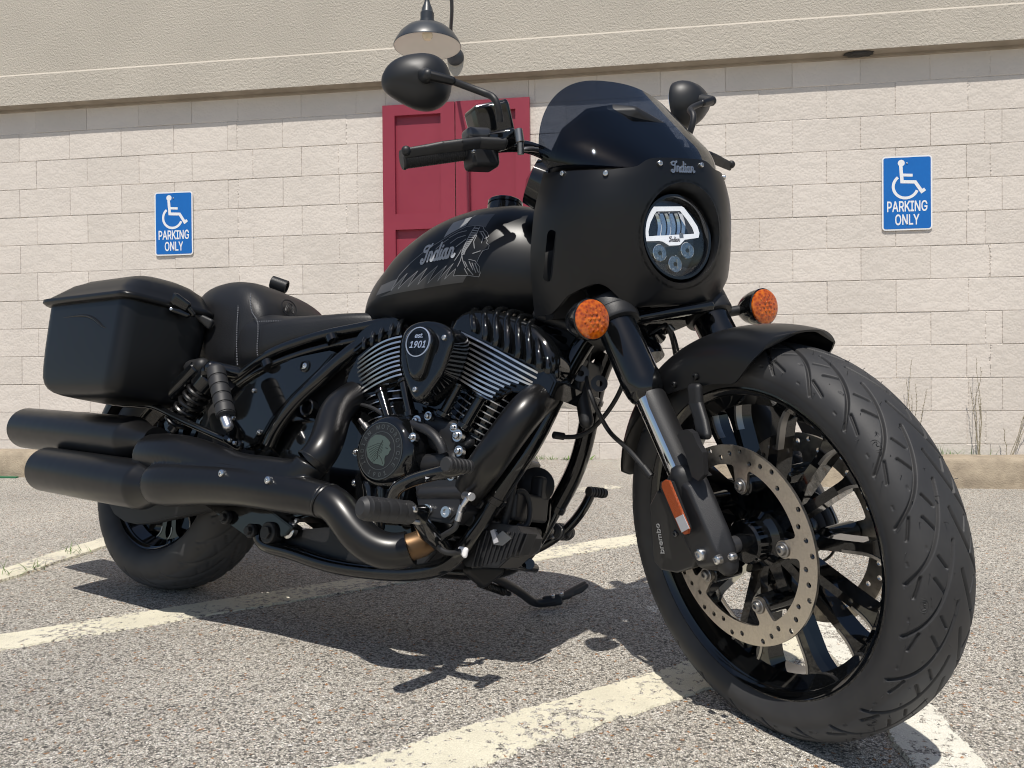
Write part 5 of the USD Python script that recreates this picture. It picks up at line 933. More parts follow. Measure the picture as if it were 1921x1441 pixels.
RY = [(1055, 350, 700, 480, 365, 772), (1040, 415, 690, 552, 345, 828), (1030, 480, 690, 618, 340, 876), (1025, 545, 690, 680, 360, 914), (1025, 602, 700, 738, 392, 946), (1025, 660, 710, 795, 422, 984), (1030, 718, 730, 845, 448, 1024), (1040, 777, 745, 900, 474, 1068)]
RFIN = [[(0.8756,-0.15,0.6472),(0.8372,-0.154,0.6388),(0.7989,-0.15,0.6261),(0.741,-0.13,0.6058),(0.6808,-0.1,0.5894)], [(0.8742,-0.15,0.6362),(0.8349,-0.154,0.6265),(0.7981,-0.15,0.6136),(0.7349,-0.128,0.5941),(0.6748,-0.098,0.578)], [(0.8739,-0.15,0.6251),(0.8369,-0.154,0.6152),(0.8001,-0.15,0.6029),(0.7368,-0.128,0.5843),(0.6754,-0.098,0.5692)], [(0.8748,-0.15,0.6141),(0.8388,-0.154,0.6046),(0.8021,-0.15,0.5922),(0.7437,-0.13,0.5753),(0.6836,-0.1,0.5622)],
        [(0.8765,-0.15,0.6044),(0.8406,-0.154,0.5947),(0.8054,-0.15,0.5827),(0.7535,-0.132,0.5675),(0.6977,-0.105,0.5559)], [(0.8782,-0.15,0.5946),(0.8453,-0.154,0.5853),(0.8103,-0.15,0.5732),(0.7633,-0.134,0.5598),(0.7111,-0.11,0.548)], [(0.8809,-0.15,0.5848),(0.8514,-0.154,0.5765),(0.8164,-0.15,0.5649),(0.773,-0.136,0.5522),(0.7241,-0.115,0.5399)], [(0.8849,-0.15,0.5749),(0.8576,-0.154,0.5671),(0.8227,-0.15,0.5561),(0.7826,-0.138,0.5446),(0.7371,-0.12,0.5311)], [(0.8898,-0.15,0.5648),(0.8652,-0.154,0.5579),(0.8303,-0.15,0.5479),(0.7923,-0.14,0.5365),(0.7503,-0.125,0.5244)]]
for l in RFIN: fin(l, RD)
obj('rear_cylinder_head', slab([(0.8551,-0.125,0.6616),(0.7718,-0.125,0.6404),(0.7316,-0.125,0.6133),(0.7112,-0.125,0.5743),(0.7068,-0.125,0.5547),(0.7346,-0.125,0.5304),(0.7568,-0.125,0.5161),(0.8317,-0.125,0.5261),(0.8796,-0.125,0.5541)], -.128, .13, .006), GLOSS, en, smooth=30)
for k in range(8):
    fin([tuple(A(p)+A((-.0012*k, 0, -.0112*k))) for p in [(1.0001,-0.14,0.6419),(0.9973,-0.13,0.6474),(0.9894,-0.115,0.6527)]], RD)
# rocker covers with ribs
obj('front_rocker_cover', dome([(0.9889,-0.1,0.6665),(0.9977,-0.1,0.6823),(1.0172,-0.1,0.6906),(1.0576,-0.1,0.6921),(1.1107,-0.1,0.6872),(1.1605,-0.1,0.6738),(1.2037,-0.1,0.6493),(1.2294,-0.1,0.6219),(1.247,-0.1,0.59),(1.2458,-0.1,0.5693),(1.2326,-0.1,0.5621),(1.1797,-0.1,0.5858),(1.0864,-0.1,0.6257)], -.140, .06, .022, .022), GLOSS, en, smooth=45)
RIB3 = [[(1.0598,-0.143,0.6522),(1.056,-0.143,0.6701),(1.0368,-0.11,0.6983)], [(1.0897,-0.145,0.6342),(1.0872,-0.145,0.6615),(1.0675,-0.11,0.6989)], [(1.1176,-0.146,0.6212),(1.1158,-0.146,0.6535),(1.0968,-0.11,0.6951)], [(1.1443,-0.146,0.6077),(1.1421,-0.146,0.6439),(1.1234,-0.11,0.6882)], [(1.1715,-0.146,0.5955),(1.1693,-0.146,0.6323),(1.1511,-0.11,0.678)], [(1.1973,-0.145,0.5848),(1.1943,-0.145,0.6191),(1.1761,-0.11,0.666)], [(1.2207,-0.143,0.5756),(1.2159,-0.143,0.6066),(1.1935,-0.1,0.654)], [(1.2349,-0.132,0.5687),(1.2293,-0.132,0.5965),(1.2088,-0.09,0.6388)], [(1.2421,-0.115,0.563),(1.2381,-0.115,0.5878),(1.2149,-0.07,0.6242)]]
for l in RIB3: q_ = A(l); obj('cover_rib', tube([q_[0], q_[1], q_[2]+A((0, -.012, .002)), q_[2]+A((0, .03, .014)), q_[2]+A((0, .10, .016))], .0080, 14, 26), GLOSS, en)
obj('rear_rocker_cover', slab([(0.7065,-0.1,0.6197),(0.7156,-0.1,0.6421),(0.7279,-0.1,0.6643),(0.7494,-0.1,0.681),(0.7873,-0.1,0.6943),(0.8266,-0.1,0.695),(0.8522,-0.1,0.6804),(0.848,-0.1,0.66),(0.8028,-0.1,0.6518),(0.7573,-0.1,0.6384),(0.7282,-0.1,0.6192)], -.135, .09, .010, .006), GLOSS, en, smooth=45)
for l in [[(0.7594,-0.138,0.6254),(0.7565,-0.137,0.644),(0.7298,-0.1,0.6718)], [(0.7819,-0.138,0.6332),(0.78,-0.137,0.6553),(0.7539,-0.1,0.6834)], [(0.804,-0.138,0.6409),(0.8036,-0.137,0.6641),(0.7781,-0.1,0.6923)], [(0.8321,-0.138,0.6484),(0.832,-0.137,0.6701),(0.8061,-0.1,0.6959)], [(0.8554,-0.138,0.6546),(0.8542,-0.137,0.674),(0.8277,-0.1,0.6974)]]: obj('cover_rib', tube(l, .0055, 12, 14), GLOSS, en)
# air cleaner
AC = [(0.9351,-0.215,0.5945),(0.9336,-0.215,0.6202),(0.941,-0.215,0.6425),(0.9595,-0.215,0.6537),(0.985,-0.215,0.6574),(1.0148,-0.215,0.6544),(1.0392,-0.215,0.6455),(1.0567,-0.215,0.6312),(1.0595,-0.215,0.6132),(1.0528,-0.215,0.5828),(1.0427,-0.215,0.5505),(1.0239,-0.215,0.5244),(0.9939,-0.215,0.497),(0.9797,-0.215,0.5095),(0.9622,-0.215,0.5308),(0.9457,-0.215,0.5562)]
ac = obj('air_cleaner', dome(AC, -.216, -.150, .011, .009), GLOSS, en, smooth=45)
AI = [(0.9544,-0.228,0.5981),(0.9529,-0.228,0.6188),(0.961,-0.228,0.6359),(0.9775,-0.228,0.6439),(0.9962,-0.228,0.6453),(1.0107,-0.228,0.6382),(1.0211,-0.228,0.6228),(1.0216,-0.228,0.6037),(1.0161,-0.228,0.5806),(1.0071,-0.228,0.5543),(0.9981,-0.228,0.5365),(0.9887,-0.228,0.5366),(0.9752,-0.228,0.5526),(0.9618,-0.228,0.5753)]
obj('raised_teardrop', dome(AI, -.231, -.200, .012, .012), GLOSS, ac, smooth=45)
bc = A((0.9922,-0.231,0.6108))
obj('badge_ring', ring([(.0300, -.002), (.0300, .0012), (.0282, .0016), (.0280, -.002)], bc, RIGHT, 48), EST, ac)
obj('badge_face', rev([(0, 0), (.0280, 0), (.0280, -.003), (0, -.003)], bc, RIGHT, 40), GLOSS, ac)
obj('lettering', text('est.', .0088, .0006, bc+A((0.001, -.0002, .0085)), (1, 0, 0), (0, 0, 1), True, .25, .020), EST, ac, smooth=False)
obj('lettering', text('1901', .0130, .0006, bc+A((0, -.0002, -.0115)), (1, 0, 0), (0, 0, 1), True, .22, .040), EST, ac, smooth=False)
for q_ in [(1.0449,-0.216,0.6208),(0.9891,-0.216,0.5189)]: obj('cleaner_bolt', bolt(q_, RIGHT, .006, .005), ZINC, ac)
# pushrod tubes
for l in ([(1.1281,0.0,0.5179),(1.1455,0.02,0.6015),(1.1904,0.0,0.6417),(1.2417,-0.03,0.655)], [(0.9296,-0.1,0.5892),(0.9634,-0.12,0.6185),(0.9662,-0.1,0.6674),(0.9362,-0.06,0.7057)], [(0.6982,-0.12,0.4897),(0.7707,-0.13,0.501),(0.8377,-0.14,0.4828),(0.8873,-0.14,0.4555)], [(1.1096,-0.13,0.3702),(1.116,-0.1,0.405),(1.132,-0.08,0.4719),(1.1528,-0.07,0.5061)]): obj('engine_lead', tube(l, .0042, 10, 30), RUB2, en)
for l, r in (([(0.834,-0.145,0.528),(0.8752,-0.15,0.4649)], .0105), ([(0.8971,-0.15,0.55),(0.9353,-0.155,0.4765)], .0105), ([(1.0427,-0.15,0.5418),(1.0172,-0.155,0.4804)], .0105), ([(1.1004,-0.15,0.5175),(1.0729,-0.155,0.4584)], .0115)):
    a_, b_ = A(l[0]), A(l[1]); obj('pushrod_tube', [cyl(a_, b_, r, 20), cyl(b_-(b_-a_)*.10, b_+(b_-a_)*.08, r*1.5, 20, .002), cyl(a_-(b_-a_)*.03, a_+(b_-a_)*.06, r*1.3, 20, .001)], GLOSS, en)
obj('tappet_block', [hull([(0.9488,-0.14,0.4738), (1.033,-0.14,0.4597), (1.0766,-0.14,0.4294), (1.0279,-0.14,0.4062), (0.9233,-0.14,0.4566)], .012), hull([(0.8784,-0.14,0.4643), (0.9515,-0.14,0.4574)], .014)], CAST, en)
obj('oil_line', tube([(0.9513,-0.17,0.4559),(0.9977,-0.178,0.4463),(1.0304,-0.182,0.428),(1.0469,-0.178,0.4023)], .010, 12, 30), CAST, en)
# round cam cover with medallion
cvc = A((0.9086,-0.2,0.3973))
obj('cam_cover', [rev([(0, .004), (.058, .004), (.066, 0), (.074, -.010), (.080, -.028), (.082, -.075), (0, -.075)], cvc, RIGHT, 56), slab([(0.8204,-0.17,0.3593),(0.8542,-0.17,0.3393),(0.9335,-0.17,0.3392),(0.953,-0.17,0.3882),(0.9737,-0.17,0.3471),(0.9639,-0.17,0.2837),(0.9136,-0.17,0.253),(0.8692,-0.17,0.2594),(0.8338,-0.17,0.3051)], -.185, -.12, .012, .008), hull([(0.941,-0.165,0.4586), (0.9023,-0.165,0.452)], .016)], GLOSS, en, smooth=40)
obj('cover_leg', [hull([tuple(cvc+A((-.035, .012, -.07))), tuple(cvc+A((-.02, .02, -.14)))], .012), hull([tuple(cvc+A((.0, .012, -.075))), tuple(cvc+A((.005, .02, -.15)))], .010)], GLOSS, en)
md = cvc+A((0, -.0045, 0))
obj('medallion', [rev([(0, 0), (.0575, 0), (.0575, -.003), (0, -.003)], md, RIGHT, 56)], M('medallion_black', (.010, .010, .010), .45), en)
obj('medallion_ring', [ring([(.0575, -.001), (.0575, .0008), (.0562, .0008), (.0562, -.001)], md, RIGHT, 56), ring([(.0385, -.001), (.0385, .0007), (.0373, .0007), (.0373, -.001)], md, RIGHT, 56)], EMBL, en)
lt = []
for tx, a0, a1, flip in (('INDIAN MOTORCYCLE', 214, -34, 1), ('1901', 245, 295, -1)):
    for k, ch in enumerate(tx):
        if ch == ' ': continue
        t = math.radians(a0+(a1-a0)*k/(len(tx)-1)); e_ = A((math.cos(t), 0, math.sin(t))); v_ = e_*flip; u_ = A((math.sin(t), 0, -math.cos(t)))*flip
        lt.append(text(ch, .0088, .0006, md+e_*(.0435 if flip > 0 else .0525)+A((0, -.0002, 0)), u_, v_, True))
obj('lettering', lt, EMBL, en, smooth=False)
prof = [(-.034, .012), (-.030, .022), (-.018, .031), (-.004, .031), (.008, .028), (.018, .022), (.024, .016), (.022, .010), (.028, .003), (.025, .000), (.024, -.004), (.022, -.007), (.016, -.009), (.014, -.016), (.016, -.024), (.014, -.030), (.002, -.027), (-.012, -.026), (-.020, -.022), (-.030, -.014), (-.036, .0)]
cut = [LineString([(-.034+.003*k, .004-.006*k*.8), (-.010, .013-.004*k), (.006, .016-.003*k)]).buffer(.00045) for k in range(7)]+[LineString([(.004, .020), (-.002, .008), (-.006, -.006), (-.004, -.016)]).buffer(.0009), LineString([(.014, .006), (.020, .005)]).buffer(.0008), LineString([(.0, -.010), (.008, -.018), (.012, -.026)]).buffer(.0008), LineString([(-.012, -.022), (-.002, -.010)]).buffer(.0006)]
obj('medallion_profile', plate(Polygon(prof).buffer(.001).buffer(-.0005).difference(unary_union(cut)).intersection(Point(0, 0).buffer(.0368)), .0006, md+A((0, -.0002, 0)), (1, 0, 0), (0, 0, 1)), EMBG, en, smooth=False)
for q_, r in zip([(0.8397,-0.175,0.433),(0.8041,-0.165,0.3948),(0.8135,-0.165,0.3305),(0.8997,-0.175,0.4592),(0.9781,-0.195,0.4284),(1.0708,-0.165,0.4092),(0.9568,-0.165,0.4644),(0.9853,-0.165,0.4759),(1.0525,-0.165,0.4542),(1.0661,-0.168,0.4385),(0.9061,-0.19,0.2607),(0.8908,-0.21,0.2592),(0.9317,-0.165,0.4638),(1.064,-0.17,0.3601)], (0.006, 0.006, 0.006, 0.006, 0.006, 0.007, 0.008, 0.006, 0.006, 0.008, 0.006, 0.008, 0.006, 0.006)):
    obj('case_bolt', [bolt(q_, RIGHT, r, r*.9, 14), cyl(A(q_)+A((0, .012, 0)), A(q_)+A((0, .001, 0)), r*1.5, 16)], ZINC, en)
obj('oil_pressure_sender', [cyl((0.8078,-0.155,0.4544), (0.822,-0.155,0.4445), .008, 12, .001), cyl((0.7935,-0.155,0.4644), (0.8078,-0.155,0.4544), .0055, 12)], GREYMET, en)
obj('lower_side_case', [slab([(0.9782,-0.15,0.3441),(1.0942,-0.15,0.357),(1.109,-0.15,0.2977),(1.0817,-0.15,0.2702),(1.0033,-0.15,0.273)], -.175, -.12, .008, .006), hull([(1.0005,-0.165,0.3234), (1.0963,-0.165,0.3305)], .016), hull([(0.9857,-0.15,0.3817), (1.0569,-0.15,0.3938)], .020)], CAST, en, smooth=40)
for q_ in [(1.0251,-0.172,0.292),(1.0714,-0.172,0.292)]: obj('engine_mount_bolt', [cyl(q_, A(q_)+A((0, -.008, 0)), .0105, 20, .001), ring([(.0105, 0), (.0105, .003), (.0055, .003), (.0055, 0)], A(q_)+A((0, -.008, 0)), RIGHT, 20)], ZINC, en)
obj('case_bolt_rear', [bolt(q_, RIGHT, .0055, .004) for q_ in [(0.6199,-0.13,0.2362),(0.6281,-0.13,0.5489)]], ZINC, en)
obj('banjo_fitting', [cyl((1.1141,-0.185,0.3252), (1.1407,-0.2,0.3241), .0080, 18, .001), hull([(1.1309,-0.195,0.3257), (1.1227,-0.2,0.3073)], [.0062, .0042]), cyl((1.1184,-0.2,0.2953), (1.115,-0.2,0.2776), .0060, 16, .001), tube([(1.1203,-0.2,0.3071),(1.1172,-0.2,0.2952)], .0045, 10)], MACH, en)
obj('brake_hose', tube([(1.1138,-0.2,0.2775),(1.1054,-0.2,0.2603),(1.083,-0.2,0.2455),(1.0781,-0.2,0.2295),(1.0918,-0.19,0.2197),(1.1012,-0.17,0.2212),(1.0981,-0.15,0.2272)], .0052, 12, 50), RUB2, en)
obj('white_clip', hull([(1.1004,-0.16,0.2272), (1.1128,-0.16,0.2267), (1.1118,-0.16,0.2168)], .005), WHITE, en)
obj('engine_valley', slab([(0.7647,-0.05,0.6657),(0.9792,-0.05,0.6586),(1.0338,-0.05,0.5189),(0.8914,-0.05,0.4698),(0.8288,-0.05,0.48)], -.07, .10, .003), GLOSS, en)
obj('exhaust_flange', [slab([(1.1727,-0.11,0.5435),(1.19,-0.11,0.5497),(1.2082,-0.11,0.5476),(1.221,-0.11,0.529),(1.226,-0.11,0.5055),(1.2121,-0.11,0.4847),(1.202,-0.11,0.4897),(1.2054,-0.11,0.5207),(1.1805,-0.11,0.5288)], -.125, -.105, .002), ring([(.007, 0), (.007, .006), (.0045, .006), (.0045, 0)], (1.1903,-0.127,0.5427), RIGHT, 18)], GREYMET, en)
# front downtube side: horn, regulator, brackets
rg = obj('regulator', slab([(1.0462,-0.075,0.2086),(1.0808,-0.075,0.2582),(1.1221,-0.075,0.2819),(1.1836,-0.075,0.2807),(1.2015,-0.075,0.2605),(1.1946,-0.075,0.2399),(1.1516,-0.075,0.1989),(1.0773,-0.075,0.1917)], -.105, -.03, .004), CAST, bike, smooth=30)
r0, r1 = A((1.1099,-0.1,0.2197)), A((1.1851,-0.075,0.2688))
for k in range(11):
    a_ = k/10; p = [(1.1371,-0.11,0.2785),(1.1503,-0.11,0.1986)]; x_ = A([(1.1093,-0.108,0.2638)][0])*(1-a_)+A([(1.2112,-0.108,0.2681)][0])*a_; z_ = A([(1.0953,-0.108,0.1937)][0])*(1-a_)+A([(1.1984,-0.108,0.2298)][0])*a_
    obj('regulator_fin', hull([x_, z_, x_+A((0, .03, 0)), z_+A((0, .03, 0))], .0019, 8), CAST, rg)
obj('label', slab([(1.1307,-0.1125,0.2657),(1.1388,-0.1125,0.2695),(1.1515,-0.1125,0.247),(1.1423,-0.1125,0.243)], -.1135, -.105), LABEL, rg)
obj('bracket_plate', slab([(1.1359,-0.108,0.2504),(1.1578,-0.108,0.2686),(1.1797,-0.108,0.257),(1.1614,-0.108,0.2413),(1.1408,-0.108,0.241)], -.112, -.104), GREYMET, rg)
obj('horn', [rev([(0, 0), (.023, 0), (.027, .006), (.024, .013), (0, .016)], A((1.166,-0.03,0.2501)), (.6, -.7, .1), 32)], DKMET, bike)
mods = xf('front_bracket', bike)
for lo_, hi_, m_ in (((1.10, -.07, .29), (1.155, .06, .345), PLAS), ((1.125, .02, .335), (1.155, .065, .385), PLAS), ((1.085, -.055, .225), (1.14, .07, .28), PLAS)):
    obj('bracket_box', rbox((A(lo_)+A(hi_))/2, (A(hi_)-A(lo_))/2, .008), m_, mods)
bp_ = [(1.1012,0.085,0.3519),(1.1445,0.085,0.3439),(1.1457,0.085,0.2992),(1.1398,0.085,0.2708),(1.1087,0.085,0.2565),(1.0855,0.085,0.2823),(1.0886,0.085,0.3338)]; obj('bracket_plate', to_tm(to_mf(slab(bp_, .080, .086))-to_mf(cyl((1.1166,0.06,0.3151), A((1.1166,0.06,0.3151))+A((0, .06, 0)), .011, 20))), GLOSS, mods)
obj('bracket_hose', tube([(1.1458,-0.06,0.343),(1.1542,-0.04,0.3453),(1.1623,-0.03,0.3205),(1.1655,-0.04,0.2837),(1.1497,-0.05,0.2817)], .0055, 10, 40), RUB2, mods)
obj('support_bar', tube([(1.1458,0.11,0.3232),(1.1143,0.1,0.2464),(1.0913,0.09,0.2099)], .009, 12, 30), GLOSS, mods)
obj('horn_body', [rev([(0, 0), (.034, 0), (.038, .008), (.038, .014), (.026, .024), (0, .028)], A((1.1244,0.05,0.3652)), (.3, -.5, .05), 32), hull([(1.1063,0.03,0.3755), (1.115,0.05,0.378)], .014)], PLAS, mods)
obj('corrugated_hose', [tube([(1.1421,-0.07,0.3627),(1.1394,-0.07,0.3158),(1.1317,-0.07,0.279)], .0085, 12, 24)]+[ring([(.0095, -.001), (.0095, .001), (.008, .001), (.008, -.001)], A((1.1421,-0.07,0.3627))+(A((1.1322,-0.07,0.2852))-A((1.1421,-0.07,0.3627)))*k/11.5, (-.2, 0, -.9), 14) for k in range(12)], RUB2, mods)
obj('mount_bolt', [cyl((1.1111,-0.125,0.3167), A((1.1111,-0.125,0.3167))+A((0, -.012, 0)), .013, 6, .002), cyl((1.0934,-0.125,0.2827), A((1.0934,-0.125,0.2827))+A((0, -.010, 0)), .013, 20, .002), bolt((1.1252,-0.13,0.3569), RIGHT, .006, .004)], PLAS, mods)
obj('cross_bar', [hull([(1.1222,-0.06,0.2065), (1.1111,0.1,0.1946)], .010), cyl((1.1208,0.06,0.2043), (1.1298,0.045,0.2053), .011, 18)], GLOSS, mods)
obj('radiator_bracket', [hull([(1.2371,-0.02,0.5919), (1.2649,-0.02,0.4956)], .015), hull([(1.2466,0.04,0.616), (1.2286,0.05,0.562)], .014), rbox((1.2401,0.0,0.5797), (.016, .045, .04), .006)], PLAS, mods)
for q_ in [(1.2556,-0.045,0.5852),(1.2803,-0.01,0.5721)]: obj('bracket_washer', ring([(.0165, 0), (.0165, .004), (.0065, .004), (.0065, 0)], q_, (.5, -.8, 0), 24), DKMET, mods)
# footpeg and brake pedal
fp = xf('footpeg', bike)
for s in (-1, 1):
    f_ = (lambda m: m) if s < 0 else (lambda m: mir(m).apply_translation((-.03, -.075, -.01)))
    q0, q1 = A((1.083,-0.415,0.2844)), A((1.0961,-0.315,0.2842)); L_ = np.linalg.norm(q1-q0); pr = [(0, -.008), (.012, -.008), (.0185, -.002), (.0195, .004)]
    for k in range(5): pr += [(.0205, k*L_/5+.006), (.0205, (k+1)*L_/5-.002), (.0188, (k+1)*L_/5), (.0188, (k+1)*L_/5+.002)]
    obj('peg_rubber', f_(rev(pr+[(0, L_+.01)], q0, q1-q0, 30)), RUB2, fp, smooth=25)
    obj('peg_clevis', f_(cat([hull([(1.0966,-0.31,0.2845), (1.103,-0.285,0.2885), (1.0993,-0.285,0.2744)], .012), hull([(1.097,-0.29,0.2766), (1.0789,-0.24,0.2512), (1.0571,-0.15,0.2226)], [.013, .015, .014])])), GLOSS, fp)
    obj('peg_bolt', f_(bolt((1.112,-0.324,0.2904), RIGHT, .006, .004)), ZINC, fp); obj('peg_spring_clip', f_(hull([(1.0945,-0.315,0.2722), (1.1063,-0.3,0.2696)], .005)), GREYMET, fp)
bp = xf('brake_pedal', bike)
obj('pedal_arm', tube([(1.0441,-0.3,0.2993),(1.0588,-0.315,0.3179),(1.0845,-0.325,0.3317),(1.1394,-0.335,0.348),(1.1866,-0.34,0.3583),(1.2017,-0.315,0.369)], .0115, 16, 50), GLOSS, bp)
obj('pedal_rubber', rev([(0, 0), (.0105, 0), (.0125, .003)]+[v for k in range(6) for v in ((.0118, .005+k*.010), (.0118, .011+k*.010), (.0098, .012+k*.010), (.0098, .014+k*.010))]+[(0, .068)], (1.2104,-0.38,0.3664), A((1.2126,-0.315,0.3696))-A((1.2104,-0.38,0.3664)), 22), RUB2, bp, smooth=25)
obj('label', slab([(1.1446,-0.3465,0.3515),(1.1543,-0.3465,0.3548),(1.1581,-0.3465,0.3453),(1.1484,-0.3465,0.342)], -.3475, -.345), LABEL, bp)
obj('pedal_tag', hull([(1.0498,-0.318,0.3207), (1.0576,-0.318,0.3324)], .003), GREYMET, bp)
obj('pedal_stop', hull([(1.04,-0.3,0.3008), (1.0406,-0.29,0.2979)], .007), ZINC, bp)
# left side: shift lever, side stand
sl = xf('shift_lever', bike)
obj('lever_arm', tube([(1.1262,0.3,0.368),(1.1173,0.295,0.3419),(1.0943,0.285,0.2993),(1.0568,0.27,0.2576),(1.0207,0.25,0.2283)], .0115, 16, 40), GLOSS, sl)
obj('lever_rubber', rev([(0, 0), (.0115, 0), (.0115, .005)]+[v for k in range(5) for v in ((.0125, .006+k*.009), (.0125, .011+k*.009), (.0100, .012+k*.009), (.0100, .014+k*.009))]+[(.011, .054), (0, .054)], (1.1275,0.285,0.3744), A((1.1485,0.345,0.376))-A((1.1275,0.285,0.3744)), 22), RUB2, sl, smooth=25)
obj('lever_bolt', cyl((1.0765,0.285,0.2652), (1.0805,0.3,0.2862), .010, 16, .001), PLAS, sl)
ks = xf('side_stand', bike)
obj('stand_leg', [tube([(0.9787,0.1,0.1711),(0.9788,0.18,0.1496),(0.9747,0.3,0.1128),(0.9729,0.352,0.0958),(0.9873,0.372,0.096),(1.0057,0.392,0.1033)], .0105, 16, 50)], PLAS, ks)
obj('stand_foot', [hull([(0.9876,0.375,0.105), (1.0123,0.4,0.1131), (1.0168,0.4,0.1008), (0.9949,0.375,0.0945)], .0075), hull([(1.0126,0.4,0.1106), (1.0231,0.43,0.1165), (1.0284,0.48,0.1361), (1.0292,0.5,0.1481)], [.008, .008, .006, .005]), hull([(1.0196,0.42,0.1137), (1.0347,0.475,0.1304), (1.0386,0.495,0.1427)], .006)], PLAS, ks)
obj('stand_pad_bolt', [bolt(q_, (.0, -.4, 1), .006, .004) for q_ in [(1.0037,0.385,0.1148),(1.0271,0.385,0.1233)]], ZINC, ks)
obj('stand_spring', coil((0.9584,0.12,0.1439), (0.9714,0.21,0.1241), .0085, .0018, 17, 300, 6), SATIN, ks)
obj('stand_bracket', [hull([(0.9987,0.02,0.1758), (1.0203,0.1,0.1787), (1.0088,0.06,0.1525)], .013), hull([(0.9559,0.22,0.1242), (0.9695,0.235,0.1185)], .006)], PLAS, ks)
# cables
cb = xf('cables', bike)
obj('clutch_cable', tube([(1.3416,-0.02,0.6014),(1.3189,0.0,0.5528),(1.279,0.02,0.5078),(1.2463,0.02,0.4778),(1.2219,0.0,0.4654),(1.2021,-0.03,0.4635)], .0048, 10, 60), RUB2, cb)
obj('cable_sleeve', cyl((1.1995,-0.03,0.4645), (1.2128,-0.01,0.4647), .0075, 14, .001), PLAS, cb)
obj('brake_line', tube([*[(1.2578,-0.02,0.6352),(1.2604,-0.03,0.5895),(1.2953,-0.06,0.5308)], *[(1.3437,-0.1,0.4989),(1.4336,-0.125,0.4703),(1.4827,-0.125,0.4349),(1.492,-0.12,0.4208)]][:3]+[tuple((A(q)-SPm)@SMm.T+SPm) for q in [(1.3437,-0.1,0.4989),(1.4336,-0.125,0.4703),(1.4827,-0.125,0.4349),(1.492,-0.12,0.4208)]], .0045, 10, 70), RUB2, cb)
fobj('line_fitting', cyl((1.4773,-0.125,0.4393), (1.4922,-0.12,0.4217), .007, 14, .001), PLAS, cb)
fobj('brake_splitter', [rbox((1.3905,0.01,0.6981), (.010, .016, .012), .003), cyl((1.3807,0.0,0.6914), (1.3666,-0.01,0.6685), .006, 12), cyl((1.3931,0.02,0.691), (1.3935,0.04,0.6751), .006, 12)], GREYMET, cb)
fobj('brake_line_left', tube([(1.4001,0.02,0.6841),(1.3783,0.05,0.6548),(1.3504,0.08,0.6007),(1.3611,0.1,0.5226)], .0045, 10, 30), RUB2, cb)
fobj('brake_line_right', tube([(1.3706,-0.01,0.6723),(1.3807,-0.03,0.6554),(1.3931,-0.05,0.6408),(1.3886,-0.07,0.6023)], .0045, 10, 30), RUB2, cb)
fobj('sensor_wire', tube([(1.3894,-0.05,0.6694),(1.3911,-0.02,0.6672),(1.4003,0.0,0.6803),(1.3953,0.03,0.6808),(1.3879,0.05,0.654),(1.3618,0.08,0.6109)], .0026, 8, 50), RUB2, cb)
fobj('under_fairing_bracket', [hull([(1.4246,-0.06,0.7028), (1.4677,0.07,0.7116)], .011), hull([(1.4201,-0.08,0.7104), (1.4036,0.0,0.7014)], .009)], GLOSS, cb)

# ================================================================ WEEDS
def blade(p, d, L, w, bend, n=5):
    """grass blade: a folded tapering strip"""
    p, d = A(p, float), A(d, float)/np.linalg.norm(d); s = np.cross(d, (0, 0, 1.0)); s = s/np.linalg.norm(s) if np.linalg.norm(s) > .05 else A((1.0, 0, 0)); o = []
    for k in range(n+1):
        t = k/n; c = p+d*L*t+A((d[0], d[1], 0))*bend*t*t*L-A((0, 0, 1))*bend*.35*t*t*L; o.append([c-s*w*(1-t**1.5), c+A((0, 0, 1))*w*.3*(1-t), c+s*w*(1-t**1.5)])
    return loft(A(o), False, False)
def tuft(name, label, p, n, L, mat, spread=.05, w=.0022, group=None, g=None):
    t = thing(name, label, 'weed', tuple(p), group)
    ms = []
    for k in range(n):
        a_ = g.uniform(0, 2*math.pi); q = (g.gauss(0, spread*.4), g.gauss(0, spread*.25), 0); el = g.uniform(.5, 1.4)
        ms.append(blade(q, (math.cos(a_)*math.cos(el), math.sin(a_)*math.cos(el), math.sin(el)), L*g.uniform(.45, 1.1), w*g.uniform(.6, 1.2), g.uniform(.1, .8)))
    obj('blades', ms, mat, t, smooth=False)
    return t
def stalks(label, p, tops, g, green=True):
    t = thing('weed_plant', label, 'weed', tuple(p), 'dry weeds behind the wheel stop')
    for (dx, dz, b_) in tops:
        pts = [(g.gauss(0, .008), g.gauss(0, .006), -.01)]
        for k in range(1, 7):
            f = k/6; pts.append((dx*f+b_*math.sin(f*3)*.02+g.gauss(0, .003), g.gauss(0, .006), dz*f))
        q = spline(pts, 24); ms = [tube(q, np.linspace(.0021, .0010, 24), 5)]
        for k in range(8, 24):
            for _ in range(2):
                a_ = g.uniform(0, 6.3); ms.append(tube([q[k], q[k]+A((math.cos(a_)*.006, math.sin(a_)*.006, .008))*g.uniform(.5, 1.3)], [.0016, .0007], 4))
        obj('stalk', ms, WEED_DRY, t, smooth=False)
    if green:
        ms = [blade((g.gauss(0, .02), g.gauss(0, .02), 0), (math.cos(a_)*.6, math.sin(a_)*.6, g.uniform(.4, 1.2)), g.uniform(.03, .09), .003, g.uniform(.2, .9)) for a_ in [g.uniform(0, 6.3) for _ in range(22)]]
        obj('leaves', ms, WEED_G, t, smooth=False)
wg = random.Random(11)
wp = [(1.7115,-0.06,0.0524),(2.1078,-0.06,0.0554),(2.3216,-0.06,0.057),(0.7238,-0.06,0.0585)]
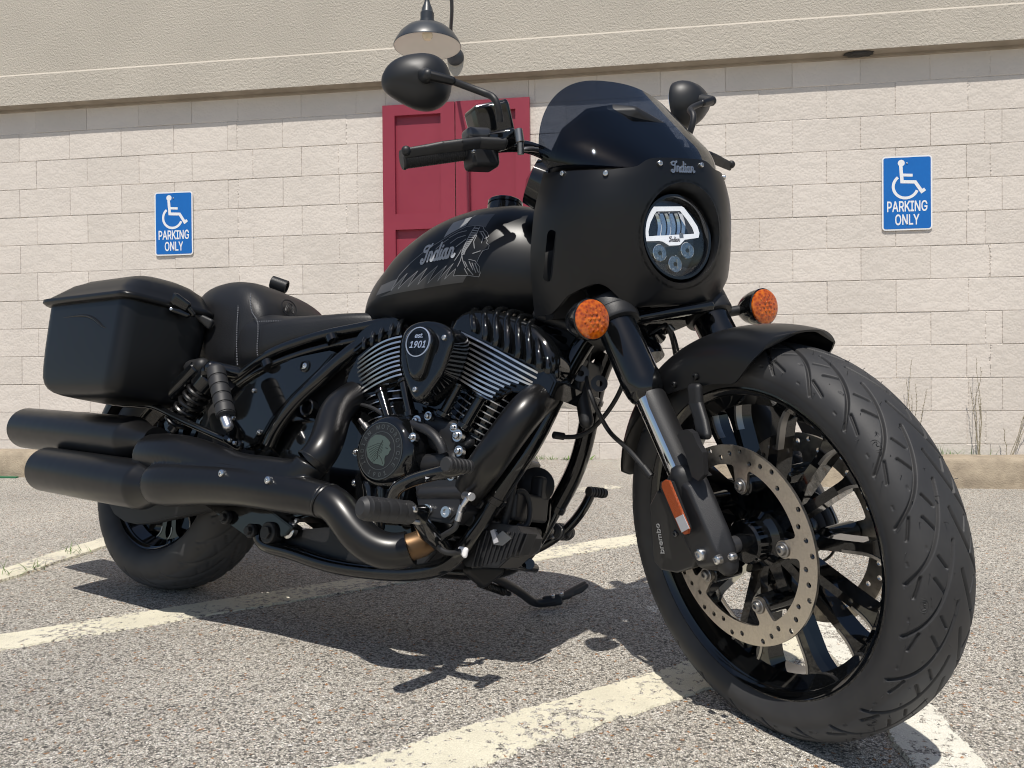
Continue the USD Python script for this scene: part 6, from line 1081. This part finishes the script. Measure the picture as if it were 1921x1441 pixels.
stalks('tall dry weed with five bare stalks behind the front tyre', (wp[0][0], -.06, .037), [(-.02, .50, 1), (.02, .62, -1), (.035, .47, 1), (.10, .44, .5), (.02, .40, 0)], wg)
stalks('tall dry weed with dense upright stalks under the right parking sign', (wp[1][0], -.06, .037), [(-.02, .62, 1), (.012, .57, -1), (-.05, .45, .6), (.0, .40, .4), (.02, .35, 0)], wg)
stalks('dry weed leaning to the right at the picture edge', (wp[2][0]-.05, -.06, .037), [(.10, .36, 1), (.13, .30, .5), (.16, .52, .3), (-.02, .2, 0)], wg, False)
stalks('short dry weed seen through the front wheel', (wp[3][0], -.05, .037), [(-.02, .28, 1), (.03, .33, -1), (.06, .22, 0)], wg)
gp = [(1.9092,-0.1,0.0646),(1.9899,-0.1,0.0588),(2.1798,-0.1,0.0602),(-0.5546,-0.1,0.0329),(-0.4575,-0.1,0.0267),(-0.3541,-0.1,0.0275),(-0.2513,-0.1,0.0352),(-4.3839,-0.1,0.0574),(1.2042,-0.1,0.0529)]
for q_, n_, L_, lab in zip(gp, (30, 34, 24, 18, 14, 12, 10, 14, 12), (.15, .14, .11, .06, .045, .045, .075, .06, .08), ('green grass tuft at the wall just right of the front tyre', 'thick green grass tuft left of the dense dry weed', 'low green weed right of the dense dry weed', 'small grass tuft at the wall foot just right of the right frame tube', 'sparse grass at the wall foot between the two frame tubes', 'tiny grass sprig at the wall foot left of the broad leafed sprig', 'sprig of broad green leaves beside the left frame tube', 'small weed above the wheel stop behind the mufflers', 'grass seen through the front wheel spokes')):
    tuft('grass_tuft', lab, (q_[0], -.05, .035), n_, L_, WEED_G, .07, .0026 if 'broad' not in lab else .009, 'grass at the wall foot', wg)
lg_ = [(-1.8034,-2.9903),(-1.8097,-2.7646),(-1.807,-3.0535)]
for q_, n_, L_, lab in zip(lg_, (12, 16, 8), (.05, .055, .06), ('thin grass in the cracked stall line left of the rear tyre', 'grass sprouting from the stall line nearest the rear tyre', 'grass blades in the stall line at the left picture edge')):
    tuft('grass_tuft', lab, (q_[0], q_[1], .006), n_, L_, WEED_G, .09, .0016, 'grass in the stall line', wg)
